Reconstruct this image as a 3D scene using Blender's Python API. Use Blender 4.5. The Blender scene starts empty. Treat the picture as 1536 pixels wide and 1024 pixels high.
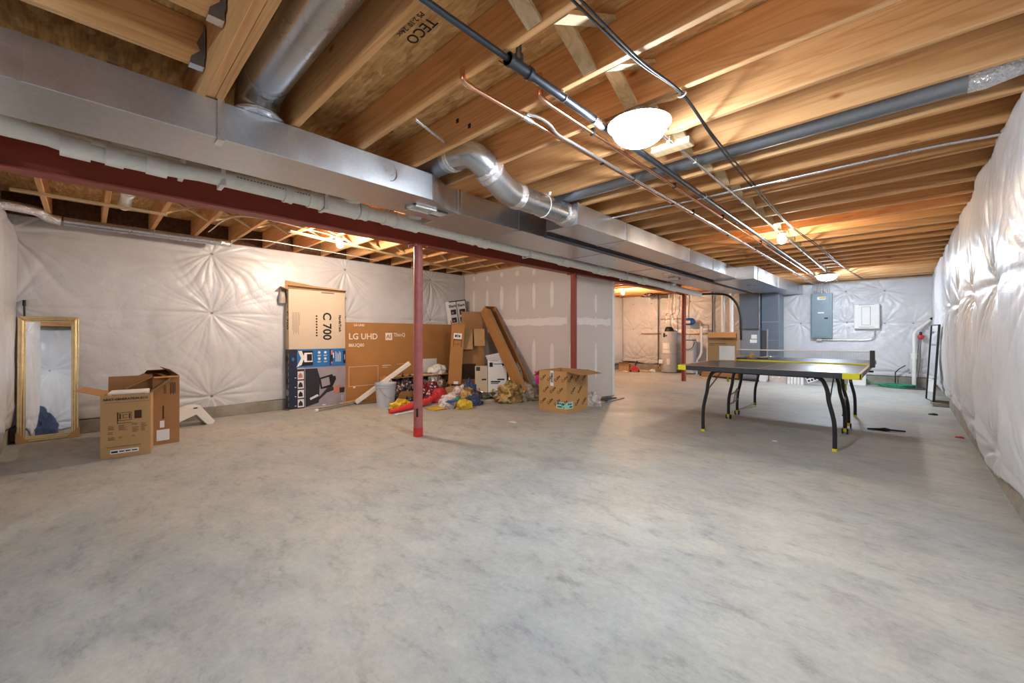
import bpy, bmesh, math, random
import numpy as np
from mathutils import Vector, Matrix, Euler

SC = bpy.context.scene
COL = SC.collection
PI = math.pi
rnd = random.Random(7)

# ------------------------------------------------------------------ naming
def tag(o, label=None, cat=None, group=None, kind=None):
    if label: o['label'] = label
    if cat: o['category'] = cat
    if group: o['group'] = group
    if kind: o['kind'] = kind
    return o

def thing(name, label, cat, loc=(0, 0, 0), rot=(0, 0, 0), group=None):
    o = bpy.data.objects.new(name, None)
    o.empty_display_size = 0.05
    COL.objects.link(o)
    o.location = loc
    o.rotation_euler = rot
    return tag(o, label, cat, group)

ORD = ['first', 'second', 'third', 'fourth', 'fifth', 'sixth', 'seventh', 'eighth', 'ninth', 'tenth', 'eleventh', 'twelfth',
       'thirteenth', 'fourteenth', 'fifteenth', 'sixteenth', 'seventeenth', 'eighteenth', 'nineteenth', 'twentieth',
       'twenty-first', 'twenty-second', 'twenty-third', 'twenty-fourth', 'twenty-fifth', 'twenty-sixth', 'twenty-seventh',
       'twenty-eighth', 'twenty-ninth', 'thirtieth', 'thirty-first', 'thirty-second', 'thirty-third']

# ------------------------------------------------------------------ mesh builder
def V3(p): return Vector(p)

def catmull(pts, n=6):
    pts = [Vector(p) for p in pts]
    if len(pts) < 3: return pts
    P = [pts[0] * 2 - pts[1]] + pts + [pts[-1] * 2 - pts[-2]]
    out = []
    for i in range(1, len(P) - 2):
        a, b, c, d = P[i - 1], P[i], P[i + 1], P[i + 2]
        for k in range(n):
            t = k / n
            out.append(0.5 * ((2 * b) + (c - a) * t + (2 * a - 5 * b + 4 * c - d) * t * t + (3 * b - a - 3 * c + d) * t ** 3))
    out.append(pts[-1])
    return out

class MB:
    def __init__(self): self.v = []; self.f = []; self.m = []
    def add(self, vs, fs, mi=0):
        b = len(self.v)
        self.v += [tuple(p) for p in vs]
        self.f += [tuple(b + i for i in f) for f in fs]
        self.m += [mi] * len(fs)
        return self
    def box(self, x0, x1, y0, y1, z0, z1, mi=0, M=None):
        vs = [(x, y, z) for x in (x0, x1) for y in (y0, y1) for z in (z0, z1)]
        if M is not None: vs = [M @ Vector(p) for p in vs]
        fs = [(0, 1, 3, 2), (4, 6, 7, 5), (0, 4, 5, 1), (2, 3, 7, 6), (0, 2, 6, 4), (1, 5, 7, 3)]
        return self.add(vs, fs, mi)
    def bar(self, p0, p1, w, h, up=(0, 0, 1), mi=0):
        """a straight bar from p0 to p1, w across, h along the up side"""
        p0, p1 = Vector(p0), Vector(p1)
        d = (p1 - p0).normalized()
        s = d.cross(Vector(up)).normalized()
        u = s.cross(d).normalized()
        vs = [q + s * a * w / 2 + u * b * h / 2 for q in (p0, p1) for a, b in ((-1, -1), (1, -1), (1, 1), (-1, 1))]
        return self.add(vs, [(3, 2, 1, 0), (4, 5, 6, 7), (0, 1, 5, 4), (1, 2, 6, 5), (2, 3, 7, 6), (3, 0, 4, 7)], mi)
    def tube(self, pts, r, seg=12, mi=0, caps=True, smooth_n=0):
        if smooth_n: pts = catmull(pts, smooth_n)
        pts = [Vector(p) for p in pts]
        n = len(pts)
        rs = r if isinstance(r, (list, tuple)) else [r] * n
        if len(rs) != n: rs = [rs[0]] * n
        ref = None
        vs = []
        for i, p in enumerate(pts):
            d = (pts[min(i + 1, n - 1)] - pts[max(i - 1, 0)]).normalized()
            if ref is None:
                ref = Vector((0, 0, 1)) if abs(d.z) < 0.9 else Vector((1, 0, 0))
            s = d.cross(ref)
            if s.length < 1e-5: s = d.cross(Vector((1, 0, 0.3)))
            s.normalize()
            u = s.cross(d).normalized()
            ref = u
            for k in range(seg):
                a = 2 * PI * k / seg
                vs.append(p + s * math.cos(a) * rs[i] + u * math.sin(a) * rs[i])
        fs = []
        for i in range(n - 1):
            for k in range(seg):
                k2 = (k + 1) % seg
                fs.append((i * seg + k, i * seg + k2, (i + 1) * seg + k2, (i + 1) * seg + k))
        if caps:
            fs.append(tuple(range(seg - 1, -1, -1)))
            fs.append(tuple((n - 1) * seg + k for k in range(seg)))
        return self.add(vs, fs, mi)
    def cyl(self, p0, p1, r0, r1=None, seg=20, mi=0, caps=True):
        return self.tube([p0, p1], [r0, r0 if r1 is None else r1], seg, mi, caps)
    def lathe(self, prof, c=(0, 0, 0), seg=28, mi=0, M=None):
        vs, fs = [], []
        for r, z in prof:
            for k in range(seg):
                a = 2 * PI * k / seg
                p = Vector((r * math.cos(a), r * math.sin(a), z))
                if M is not None: p = M @ p
                vs.append(p + Vector(c))
        for i in range(len(prof) - 1):
            for k in range(seg):
                k2 = (k + 1) % seg
                fs.append((i * seg + k, i * seg + k2, (i + 1) * seg + k2, (i + 1) * seg + k))
        if prof[0][0] > 1e-4: fs.append(tuple(range(seg - 1, -1, -1)))
        if prof[-1][0] > 1e-4: fs.append(tuple((len(prof) - 1) * seg + k for k in range(seg)))
        return self.add(vs, fs, mi)
    def prism(self, poly, d, mi=0):
        """poly: 3-D polygon, pushed along d"""
        n = len(poly); d = Vector(d)
        vs = [Vector(p) for p in poly] + [Vector(p) + d for p in poly]
        fs = [tuple(range(n - 1, -1, -1)), tuple(range(n, 2 * n))] + [(i, (i + 1) % n, n + (i + 1) % n, n + i) for i in range(n)]
        return self.add(vs, fs, mi)
    def build(self, name, mat, parent=None, loc=None, smooth=False, bevel=0.0, seg=2, solid=0.0, fix=True):
        me = bpy.data.meshes.new(name)
        me.from_pydata([tuple(p) for p in self.v], [], self.f)
        mats = mat if isinstance(mat, (list, tuple)) else [mat]
        for m in mats: me.materials.append(m)
        me.polygons.foreach_set('material_index', self.m)
        if fix:
            bm = bmesh.new(); bm.from_mesh(me)
            bmesh.ops.recalc_face_normals(bm, faces=bm.faces)
            bm.to_mesh(me); bm.free()
        if smooth:
            me.polygons.foreach_set('use_smooth', [True] * len(me.polygons))
            me.set_sharp_from_angle(angle=math.radians(42))
        me.update()
        o = bpy.data.objects.new(name, me)
        COL.objects.link(o)
        if parent is not None: o.parent = parent
        if loc is not None: o.location = loc
        if solid:
            md = o.modifiers.new('solid', 'SOLIDIFY'); md.thickness = solid; md.offset = 0
        if bevel:
            md = o.modifiers.new('bevel', 'BEVEL'); md.width = bevel; md.segments = seg; md.limit_method = 'ANGLE'; md.angle_limit = math.radians(40)
            md.harden_normals = False
        return o

def text(name, s, size, mat, parent, pos, xdir, ydir, align='LEFT', bold=0.0, ext=0.0006, squash=1.0):
    cu = bpy.data.curves.new(name, 'FONT')
    cu.body = s; cu.size = size; cu.extrude = ext; cu.align_x = align; cu.align_y = 'CENTER'; cu.offset = bold
    cu.resolution_u = 3
    t = bpy.data.objects.new(name, cu)
    COL.objects.link(t)
    dg = bpy.context.evaluated_depsgraph_get()
    me = bpy.data.meshes.new_from_object(t.evaluated_get(dg))
    bpy.data.objects.remove(t); bpy.data.curves.remove(cu)
    x = Vector(xdir).normalized(); y = Vector(ydir).normalized(); n = x.cross(y)
    M = Matrix.Translation(Vector(pos) + n * (ext + 0.0004)) @ Matrix((x, y, n)).transposed().to_4x4() @ Matrix.Scale(squash, 4, (1, 0, 0))
    me.transform(M)
    me.materials.clear(); me.materials.append(mat)
    o = bpy.data.objects.new(name, me)
    COL.objects.link(o); o.parent = parent
    return o

# ------------------------------------------------------------------ materials
def srgb(r, g, b):
    f = lambda c: (c / 255 / 12.92) if c / 255 <= 0.04045 else ((c / 255 + 0.055) / 1.055) ** 2.4
    return (f(r), f(g), f(b), 1)

class NT:
    def __init__(self, name):
        self.mat = bpy.data.materials.new(name); self.mat.use_nodes = True
        self.t = self.mat.node_tree
        self.p = self.t.nodes['Principled BSDF']
    def n(self, typ, **kw):
        nd = self.t.nodes.new(typ)
        for k, v in kw.items():
            if k.startswith('_'): setattr(nd, k[1:], v)
            else:
                nd.inputs[k.replace('__', ' ')].default_value = v
        return nd
    def l(self, a, b): self.t.links.new(a, b)
    def ramp(self, fac, stops):
        r = self.t.nodes.new('ShaderNodeValToRGB')
        e = r.color_ramp.elements
        while len(e) < len(stops): e.new(0.5)
        for i, (p, c) in enumerate(stops): e[i].position = p; e[i].color = c
        self.l(fac, r.inputs[0]); return r.outputs[0]
    def coord(self, which='Object', scale=(1, 1, 1), rot=(0, 0, 0)):
        tc = self.t.nodes.new('ShaderNodeTexCoord'); mp = self.t.nodes.new('ShaderNodeMapping')
        mp.inputs['Scale'].default_value = scale; mp.inputs['Rotation'].default_value = rot
        self.l(tc.outputs[which], mp.inputs[0]); return mp.outputs[0]
    def noise(self, vec, scale, detail=4, rough=0.55, dist=0.0):
        nd = self.n('ShaderNodeTexNoise', Scale=scale, Detail=detail, Roughness=rough, Distortion=dist)
        if vec is not None: self.l(vec, nd.inputs['Vector'])
        return nd.outputs[0]
    def mix(self, fac, a, b, mode='MIX'):
        m = self.t.nodes.new('ShaderNodeMix'); m.data_type = 'RGBA'; m.blend_type = mode
        for sock, val in ((0, fac), (6, a), (7, b)):
            if hasattr(val, 'is_linked') or hasattr(val, 'links'): self.l(val, m.inputs[sock])
            else: m.inputs[sock].default_value = val
        return m.outputs[2]
    def bump(self, h, strength=0.3, dist=0.01):
        b = self.n('ShaderNodeBump', Strength=strength, Distance=dist); self.l(h, b.inputs['Height'])
        self.l(b.outputs[0], self.p.inputs['Normal']); return b

def plain(name, col, rough=0.6, metal=0.0, var=0.12, scale=9.0, bump=0.0, spec=0.5, trans=0.0, alpha=1.0, coat=0.0):
    t = NT(name)
    v = t.coord()
    nz = t.noise(v, scale, 5)
    c0 = tuple(max(0, c * (1 - var)) for c in col[:3]) + (1,); c1 = tuple(min(1, c * (1 + var)) for c in col[:3]) + (1,)
    t.l(t.ramp(nz, [(0.3, c0), (0.7, c1)]), t.p.inputs['Base Color'])
    t.p.inputs['Roughness'].default_value = rough
    t.p.inputs['Metallic'].default_value = metal
    t.p.inputs['Specular IOR Level'].default_value = spec
    t.p.inputs['Transmission Weight'].default_value = trans
    t.p.inputs['Alpha'].default_value = alpha
    t.p.inputs['Coat Weight'].default_value = coat
    if bump: t.bump(t.noise(v, scale * 4, 4), bump, 0.01)
    return t.mat

def mat_wood(name, c0, c1, c2, axis='X', gs=1.0, rough=0.62):
    """sawn softwood: long grain along axis, rings and the odd knot; tinted by the object's own colour"""
    t = NT(name)
    sc = {'X': (0.9, 14, 14), 'Y': (14, 0.9, 14), 'Z': (14, 14, 0.9)}[axis]
    oi = t.t.nodes.new('ShaderNodeObjectInfo')
    add = t.t.nodes.new('ShaderNodeVectorMath'); add.operation = 'ADD'
    v0 = t.coord('Object', sc)
    sv = t.n('ShaderNodeVectorMath', _operation='SCALE'); sv.inputs[0].default_value = (31, 17, 23)
    t.l(oi.outputs['Random'], sv.inputs['Scale'])
    t.l(v0, add.inputs[0]); t.l(sv.outputs[0], add.inputs[1])
    v = add.outputs[0]
    broad = t.noise(v, 0.55 * gs, 3, 0.5, 0.6)
    rn = t.noise(v, 0.30 * gs, 2, 0.45, 0.9)
    mm = t.n('ShaderNodeMath', _operation='MULTIPLY'); t.l(rn, mm.inputs[0]); mm.inputs[1].default_value = 85.0
    sn = t.n('ShaderNodeMath', _operation='SINE'); t.l(mm.outputs[0], sn.inputs[0])
    ma = t.n('ShaderNodeMath', _operation='MULTIPLY_ADD'); t.l(sn.outputs[0], ma.inputs[0]); ma.inputs[1].default_value = 0.5; ma.inputs[2].default_value = 0.5
    fine = t.noise(v, 5.0 * gs, 5, 0.6)
    base = t.ramp(broad, [(0.25, c0), (0.5, c1), (0.75, c2)])
    g = t.ramp(ma.outputs[0], [(0.0, (0.80, 0.72, 0.62, 1)), (0.40, (1, 1, 1, 1))])
    col = t.mix(0.7, base, g, 'MULTIPLY')
    f = t.ramp(fine, [(0.3, (0.86, 0.82, 0.78, 1)), (0.65, (1, 1, 1, 1))])
    col = t.mix(0.8, col, f, 'MULTIPLY')
    # knots
    kv = t.coord('Object', {'X': (2.0, 4, 4), 'Y': (4, 2.0, 4), 'Z': (4, 4, 2.0)}[axis])
    vo = t.n('ShaderNodeTexVoronoi', Scale=0.95, Randomness=1.0)
    ka = t.t.nodes.new('ShaderNodeVectorMath'); ka.operation = 'ADD'
    t.l(kv, ka.inputs[0]); t.l(sv.outputs[0], ka.inputs[1]); t.l(ka.outputs[0], vo.inputs['Vector'])
    k = t.ramp(vo.outputs['Distance'], [(0.022, (0.26, 0.11, 0.05, 1)), (0.045, (0.66, 0.44, 0.28, 1)), (0.085, (1, 1, 1, 1))])
    col = t.mix(0.85, col, k, 'MULTIPLY')
    col = t.mix(1.0, col, oi.outputs['Color'], 'MULTIPLY')
    t.l(col, t.p.inputs['Base Color'])
    t.p.inputs['Roughness'].default_value = rough
    t.p.inputs['Specular IOR Level'].default_value = 0.3
    t.bump(fine, 0.12, 0.004)
    return t.mat

def mat_osb(name, bright=1.0):
    t = NT(name)
    cols = []
    v1 = t.coord('Object', (9, 24, 24), (0, 0, 0.35)); v2 = t.coord('Object', (9, 26, 26), (0, 0, -0.5))
    a = t.n('ShaderNodeTexVoronoi', Scale=1.0); t.l(v1, a.inputs['Vector'])
    b = t.n('ShaderNodeTexVoronoi', Scale=1.3); t.l(v2, b.inputs['Vector'])
    s1 = t.n('ShaderNodeSeparateColor'); t.l(a.outputs['Color'], s1.inputs[0])
    s2 = t.n('ShaderNodeSeparateColor'); t.l(b.outputs['Color'], s2.inputs[0])
    k = bright
    st = [(0.0, (0.42 * k, 0.22 * k, 0.075 * k, 1)), (0.4, (0.60 * k, 0.35 * k, 0.13 * k, 1)), (0.75, (0.70 * k, 0.45 * k, 0.19 * k, 1)), (1.0, (0.80 * k, 0.56 * k, 0.28 * k, 1))]
    c1 = t.ramp(s1.outputs[0], st); c2 = t.ramp(s2.outputs[1], st)
    col = t.mix(0.5, c1, c2)
    nz = t.noise(t.coord('Object', (6, 60, 60), (0, 0, 0.2)), 1.0, 5)
    col = t.mix(0.8, col, t.ramp(nz, [(0.3, (0.62, 0.55, 0.48, 1)), (0.6, (1, 1, 1, 1))]), 'MULTIPLY')
    t.l(col, t.p.inputs['Base Color']); t.p.inputs['Roughness'].default_value = 0.75
    t.bump(s1.outputs[0], 0.25, 0.003)
    return t.mat

def mat_concrete_floor():
    t = NT('concrete_floor')
    v = t.coord('Object')
    big = t.noise(v, 0.55, 6, 0.62, 0.3)
    mid = t.noise(t.coord('Object', (1, 1.25, 1), (0, 0, 0.6)), 2.6, 12, 0.74, 0.25)
    sw = t.noise(t.coord('Object', (1.0, 2.3, 1), (0, 0, 0.9)), 4.4, 12, 0.78, 0.2)
    fine = t.noise(v, 34, 6, 0.75)
    tint = t.noise(t.coord('Object', (1, 1, 1), (0, 0, 1.3)), 0.9, 5, 0.6, 0.8)
    col = t.ramp(big, [(0.30, srgb(160, 160, 156)), (0.48, srgb(178, 177, 172)), (0.70, srgb(197, 195, 187))])
    col = t.mix(0.55, col, t.ramp(tint, [(0.30, srgb(158, 166, 172)), (0.5, srgb(178, 180, 173)), (0.72, srgb(192, 185, 172))]))
    col = t.mix(0.8, col, t.ramp(mid, [(0.30, (0.58, 0.58, 0.60, 1)), (0.46, (0.90, 0.90, 0.90, 1)), (0.66, (1.12, 1.12, 1.09, 1))]), 'MULTIPLY')
    col = t.mix(0.75, col, t.ramp(sw, [(0.34, (0.58, 0.58, 0.59, 1)), (0.47, (0.97, 0.97, 0.97, 1)), (0.70, (1.12, 1.12, 1.09, 1))]), 'MULTIPLY')
    col = t.mix(0.6, col, t.ramp(fine, [(0.3, (0.78, 0.78, 0.78, 1)), (0.7, (1.10, 1.10, 1.10, 1))]), 'MULTIPLY')
    t.l(col, t.p.inputs['Base Color'])
    t.l(t.ramp(mid, [(0.3, (0.40, 0.40, 0.40, 1)), (0.7, (0.64, 0.64, 0.64, 1))]), t.p.inputs['Roughness'])
    t.p.inputs['Specular IOR Level'].default_value = 0.4
    t.bump(fine, 0.10, 0.004)
    return t.mat

def mat_concrete_wall():
    t = NT('concrete_foundation')
    v = t.coord()
    nz = t.noise(v, 3.0, 7, 0.65); f = t.noise(v, 40, 5)
    c = t.ramp(nz, [(0.3, srgb(120, 116, 106)), (0.6, srgb(160, 154, 142)), (0.8, srgb(176, 170, 158))])
    t.l(c, t.p.inputs['Base Color']); t.p.inputs['Roughness'].default_value = 0.85
    t.bump(f, 0.3, 0.006); return t.mat

def mat_plastic_sheet():
    t = NT('white_poly_sheet')
    v = t.coord()
    nz = t.noise(v, 2.2, 4)
    t.l(t.ramp(nz, [(0.3, (0.61, 0.61, 0.635, 1)), (0.7, (0.70, 0.70, 0.715, 1))]), t.p.inputs['Base Color'])
    t.p.inputs['Roughness'].default_value = 0.34
    t.p.inputs['Specular IOR Level'].default_value = 0.6
    w = t.noise(t.coord('Object', (1, 1, 1)), 13.0, 6, 0.6, 1.4)
    t.bump(w, 0.32, 0.012)
    return t.mat

def mat_galv(name, c=0.62, rough=0.38, bump=0.05, tint=(1, 1, 1.02)):
    t = NT(name)
    v = t.coord()
    vo = t.n('ShaderNodeTexVoronoi', Scale=70.0); t.l(v, vo.inputs['Vector'])
    s = t.n('ShaderNodeSeparateColor'); t.l(vo.outputs['Color'], s.inputs[0])
    nz = t.noise(v, 3.0, 5)
    a = tuple(c * 0.90 * q for q in tint) + (1,); b = tuple(c * 1.06 * q for q in tint) + (1,)
    col = t.mix(0.5, t.ramp(s.outputs[0], [(0, a), (1, b)]), t.ramp(nz, [(0.3, a), (0.7, b)]))
    t.l(col, t.p.inputs['Base Color'])
    t.p.inputs['Metallic'].default_value = 0.92
    t.l(t.ramp(nz, [(0.3, (rough - 0.05,) * 3 + (1,)), (0.7, (rough + 0.08,) * 3 + (1,))]), t.p.inputs['Roughness'])
    if bump: t.bump(t.noise(v, 5, 3), bump, 0.02)
    return t.mat

def mat_foil(name, c=0.8):
    t = NT(name)
    v = t.coord()
    t.p.inputs['Base Color'].default_value = (c, c, c * 1.02, 1)
    t.p.inputs['Metallic'].default_value = 1.0; t.p.inputs['Roughness'].default_value = 0.22
    t.bump(t.noise(v, 45, 4, 0.6, 1.5), 0.7, 0.02); return t.mat

def mat_card(name, col, var=0.07, rough=0.82):
    t = NT(name)
    v = t.coord()
    nz = t.noise(v, 4.0, 5); fl = t.noise(t.coord('Object', (3, 3, 120)), 1.0, 2)
    a = tuple(c * (1 - var) for c in col[:3]) + (1,); b = tuple(c * (1 + var) for c in col[:3]) + (1,)
    c = t.mix(0.35, t.ramp(nz, [(0.3, a), (0.7, b)]), t.ramp(fl, [(0.35, a), (0.65, b)]))
    t.l(c, t.p.inputs['Base Color']); t.p.inputs['Roughness'].default_value = rough
    t.p.inputs['Specular IOR Level'].default_value = 0.25
    t.bump(fl, 0.06, 0.002); return t.mat

def mat_flecks(name, cols, scale, rough=0.5):
    t = NT(name)
    vo = t.n('ShaderNodeTexVoronoi', Scale=scale); t.l(t.coord(), vo.inputs['Vector'])
    sp = t.n('ShaderNodeSeparateColor'); t.l(vo.outputs['Color'], sp.inputs[0])
    r = t.ramp(sp.outputs[0], [(i / len(cols), c) for i, c in enumerate(cols)])
    r.node.color_ramp.interpolation = 'CONSTANT'
    t.l(r, t.p.inputs['Base Color']); t.p.inputs['Roughness'].default_value = rough
    return t.mat

def emit(name, col, strength):
    t = NT(name)
    t.p.inputs['Base Color'].default_value = (0.9, 0.9, 0.9, 1)
    t.p.inputs['Emission Color'].default_value = col
    t.p.inputs['Emission Strength'].default_value = strength
    return t.mat

W_C0, W_C1, W_C2 = (0.66, 0.345, 0.135, 1), (0.75, 0.415, 0.18, 1), (0.83, 0.515, 0.265, 1)
M = {
    'floor': mat_concrete_floor(), 'conc': mat_concrete_wall(), 'poly': mat_plastic_sheet(), 'osb': mat_osb('osb_subfloor', 1.15),
    'joist_x': mat_wood('joist_wood_x', W_C0, W_C1, W_C2, 'X'), 'joist_y': mat_wood('joist_wood_y', W_C0, W_C1, W_C2, 'Y'),
    'pale_y': mat_wood('pale_wood', (0.62, 0.45, 0.25, 1), (0.70, 0.53, 0.31, 1), (0.78, 0.62, 0.40, 1), 'Y', 1.3),
    'galv': mat_galv('galvanised_duct', 0.60, 0.32, 0.0, (0.96, 1.0, 1.06)), 'galv_pipe': mat_galv('galvanised_pipe', 0.56, 0.26, 0.0, (0.96, 1.0, 1.06)), 'galv_dark': mat_galv('dull_galvanised_pipe', 0.36, 0.42, 0.04, (0.9, 0.96, 1.06)),
    'foil': mat_foil('foil_tape'), 'steel': mat_galv('bright_steel', 0.72, 0.25, 0.0),
    'redbeam': plain('red_oxide_beam', srgb(152, 66, 50), 0.5, var=0.10, scale=6), 'redpole_lit': plain('lit_red_oxide_post', srgb(176, 100, 96), 0.45, var=0.14, scale=14), 'redfoot': plain('bright_red_paint', srgb(206, 52, 48), 0.45),
    'pvc': plain('white_pvc', srgb(236, 236, 232), 0.35, var=0.04), 'pvcold': plain('dusty_pvc', srgb(242, 242, 237), 0.4, var=0.05, scale=20), 'inkgrey': plain('pipe_print', srgb(120, 118, 112), 0.6),
    'copper': plain('copper_pipe', (0.80, 0.44, 0.29, 1), 0.24, 1.0, 0.12, 30), 'iron': plain('black_iron', srgb(74, 80, 88), 0.34, 0.75, 0.15, 20), 'black': plain('black_rubber', srgb(24, 24, 26), 0.5), 'blackm': plain('black_steel_tube', srgb(44, 45, 48), 0.36, 0.2, 0.1, 30),
    'dry': plain('drywall_paper', srgb(216, 207, 202), 0.85, var=0.03, scale=2), 'mud': plain('joint_compound', srgb(240, 235, 231), 0.8, var=0.03, scale=8), 'white': plain('white_paint', srgb(236, 236, 233), 0.5, var=0.03),
    'card': mat_card('cardboard', srgb(186, 150, 106)), 'card_d': mat_card('brown_cardboard', srgb(168, 124, 82)), 'card_y': mat_card('golden_cardboard', srgb(192, 148, 96)), 'card_lg': mat_card('tan_cardboard', srgb(178, 128, 76)), 'card_in': mat_card('inner_cardboard', srgb(172, 130, 88)), 'card_cream': mat_card('cream_card', srgb(206, 190, 168), 0.03),
    'ink': plain('black_ink', srgb(22, 20, 20), 0.7), 'inkb': plain('brown_ink', srgb(70, 44, 26), 0.8), 'label': plain('white_label', srgb(236, 236, 236), 0.6, var=0.04, scale=30), 'mint': plain('mint_label', srgb(170, 222, 206), 0.6), 'inkw': plain('white_print', srgb(238, 228, 214), 0.7), 'teal': plain('teal_ink', srgb(30, 100, 96), 0.7), 'tape': plain('clear_tape', srgb(186, 146, 98), 0.25),
    'gold': plain('gold_leaf_frame', (0.84, 0.66, 0.36, 1), 0.24, 0.95, 0.10, 18), 'mirror': plain('mirror_glass', (0.86, 0.87, 0.88, 1), 0.02, 1.0, 0.0),
    'navy': plain('navy_print', srgb(26, 34, 62), 0.5), 'blue': plain('blue_print', srgb(38, 112, 178), 0.5, var=0.06), 'photo_g': plain('grey_print', srgb(158, 150, 158), 0.5, var=0.08), 'photo_d': plain('dark_print', srgb(40, 38, 46), 0.5, var=0.3, scale=40), 'skin_p': plain('pink_print', srgb(196, 128, 110), 0.5), 'white_p': plain('white_gloss', srgb(232, 232, 234), 0.4),
    'ttop': plain('table_surface', srgb(64, 63, 66), 0.33, 0.0, 0.10, 6, spec=0.5), 'ttrim': plain('table_apron', srgb(58, 60, 65), 0.4, 0.1), 'yellow': plain('yellow_plastic', srgb(232, 222, 34), 0.45, var=0.04), 'lineW': plain('line_paint', srgb(206, 190, 160), 0.5), 'net': None,
    'panelgrey': plain('panel_grey', srgb(128, 146, 154), 0.42, 0.15, 0.05, 5), 'whblue': plain('heater_grey', srgb(186, 188, 194), 0.4, var=0.04), 'bluetank': plain('blue_enamel', srgb(26, 92, 156), 0.35), 'furn': plain('furnace_grey', srgb(138, 146, 156), 0.42, 0.35, 0.05, 4), 'furn_d': plain('plenum_grey', srgb(118, 128, 142), 0.4, 0.5, 0.06, 4),
    'wirew': plain('white_cable', srgb(220, 216, 208), 0.5), 'green': plain('green_hose', srgb(26, 142, 104), 0.45), 'red': plain('red_plastic', srgb(196, 48, 52), 0.5), 'pinkred': plain('coral_bag', srgb(228, 60, 66), 0.42), 'magenta': plain('magenta_plastic', srgb(226, 30, 150), 0.5),
    'styro': plain('white_foam', srgb(234, 230, 222), 0.8, var=0.03, scale=60, bump=0.2), 'bucket': plain('pale_grey_plastic', srgb(186, 194, 206), 0.42, var=0.03), 'brownbag': mat_flecks('tan_bag', [srgb(176, 140, 78), srgb(196, 160, 92), srgb(150, 120, 70), srgb(168, 158, 104), srgb(206, 172, 110), srgb(140, 104, 56)], 13, 0.35), 'yellowbag': mat_flecks('yellow_bag', [srgb(226, 186, 40), srgb(206, 168, 44), srgb(232, 196, 66), srgb(214, 170, 30)], 14, 0.35), 'bluebag': plain('navy_bag', srgb(58, 72, 108), 0.4, var=0.3, scale=20), 'whitebag': mat_flecks('white_bag', [srgb(226, 220, 216), srgb(206, 196, 192), srgb(232, 228, 226), srgb(196, 182, 178)], 16, 0.35), 'pinkbag': mat_flecks('pink_bag', [srgb(222, 200, 200), srgb(206, 180, 182), srgb(232, 218, 216), srgb(196, 150, 146)], 16, 0.4), 'clearbag': plain('grey_film', srgb(168, 160, 150), 0.25, var=0.2, scale=25), 'darkred': mat_flecks('red_print_cloth', [srgb(120, 20, 34), srgb(28, 18, 24), srgb(158, 30, 46), srgb(70, 16, 26), srgb(206, 190, 188), srgb(130, 24, 38)], 42), 'bluepl': plain('blue_plastic', srgb(34, 84, 160), 0.45),
    'debris': mat_flecks('dark_scrap', [srgb(30, 26, 28), srgb(90, 62, 56), srgb(44, 48, 78), srgb(200, 190, 182), srgb(38, 30, 30), srgb(120, 84, 74)], 38), 'insul': plain('brown_insulation', srgb(92, 62, 44), 0.95, var=0.4, scale=24, bump=0.6), 'chrome': plain('polished_steel', (0.72, 0.70, 0.64, 1), 0.2, 1.0, 0.1), 'denim': plain('denim_cloth', srgb(46, 56, 82), 0.85, var=0.35, scale=30), 'ceramic': plain('white_ceramic', srgb(214, 210, 204), 0.4), 'graph': plain('graphite', srgb(70, 72, 78), 0.5), 'washer': plain('grey_washer', srgb(146, 136, 132), 0.5),
    'paper': plain('white_paper', srgb(232, 230, 226), 0.7, var=0.05, scale=20), 'pavers': plain('wood_tan', srgb(176, 140, 96), 0.6), 'fluor': emit('cool_led_diffuser', (0.82, 0.91, 1.0, 1), 92.0), 'fluor2': emit('cool_led_diffuser_far', (0.74, 0.86, 1.0, 1), 112.0), 'fluor_fill': emit('added_fill_diffuser', (0.82, 0.91, 1.0, 1), 58.0), 'warm': emit('warm_bulb', (1.0, 0.83, 0.67, 1), 640.0), 'warm3': emit('warm_bulb_far', (1.0, 0.64, 0.38, 1), 850.0), 'warm2': emit('warm_bulb_table', (1.0, 0.84, 0.64, 1), 230.0),
}
def mat_net():
    t = NT('net_mesh')
    v = t.coord('Object', (1, 1, 1))
    br = t.n('ShaderNodeTexBrick'); br.offset = 0.0
    br.inputs['Scale'].default_value = 60.0; br.inputs['Mortar Size'].default_value = 0.10
    br.inputs['Brick Width'].default_value = 0.5; br.inputs['Row Height'].default_value = 0.5
    mp = t.n('ShaderNodeMapping'); mp.inputs['Rotation'].default_value = (PI / 2, 0, 0)
    t.l(v, mp.inputs[0]); t.l(mp.outputs[0], br.inputs['Vector'])
    inv = t.n('ShaderNodeMath', _operation='MULTIPLY'); t.l(br.outputs['Fac'], inv.inputs[0]); inv.inputs[1].default_value = 0.22
    t.l(inv.outputs[0], t.p.inputs['Alpha'])
    t.p.inputs['Base Color'].default_value = srgb(90, 92, 100)
    return t.mat
M['net'] = mat_net()

# ------------------------------------------------------------------ numpy noise
def vnoise(x, y, seed):
    rs = np.random.RandomState(seed); g = rs.rand(257, 257)
    xi = np.floor(x).astype(int); yi = np.floor(y).astype(int)
    fx = x - xi; fy = y - yi
    fx = fx * fx * (3 - 2 * fx); fy = fy * fy * (3 - 2 * fy)
    a = g[xi % 256, yi % 256]; b = g[(xi + 1) % 256, yi % 256]; c = g[xi % 256, (yi + 1) % 256]; d = g[(xi + 1) % 256, (yi + 1) % 256]
    return (a * (1 - fx) + b * fx) * (1 - fy) + (c * (1 - fx) + d * fx) * fy - 0.5

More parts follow.
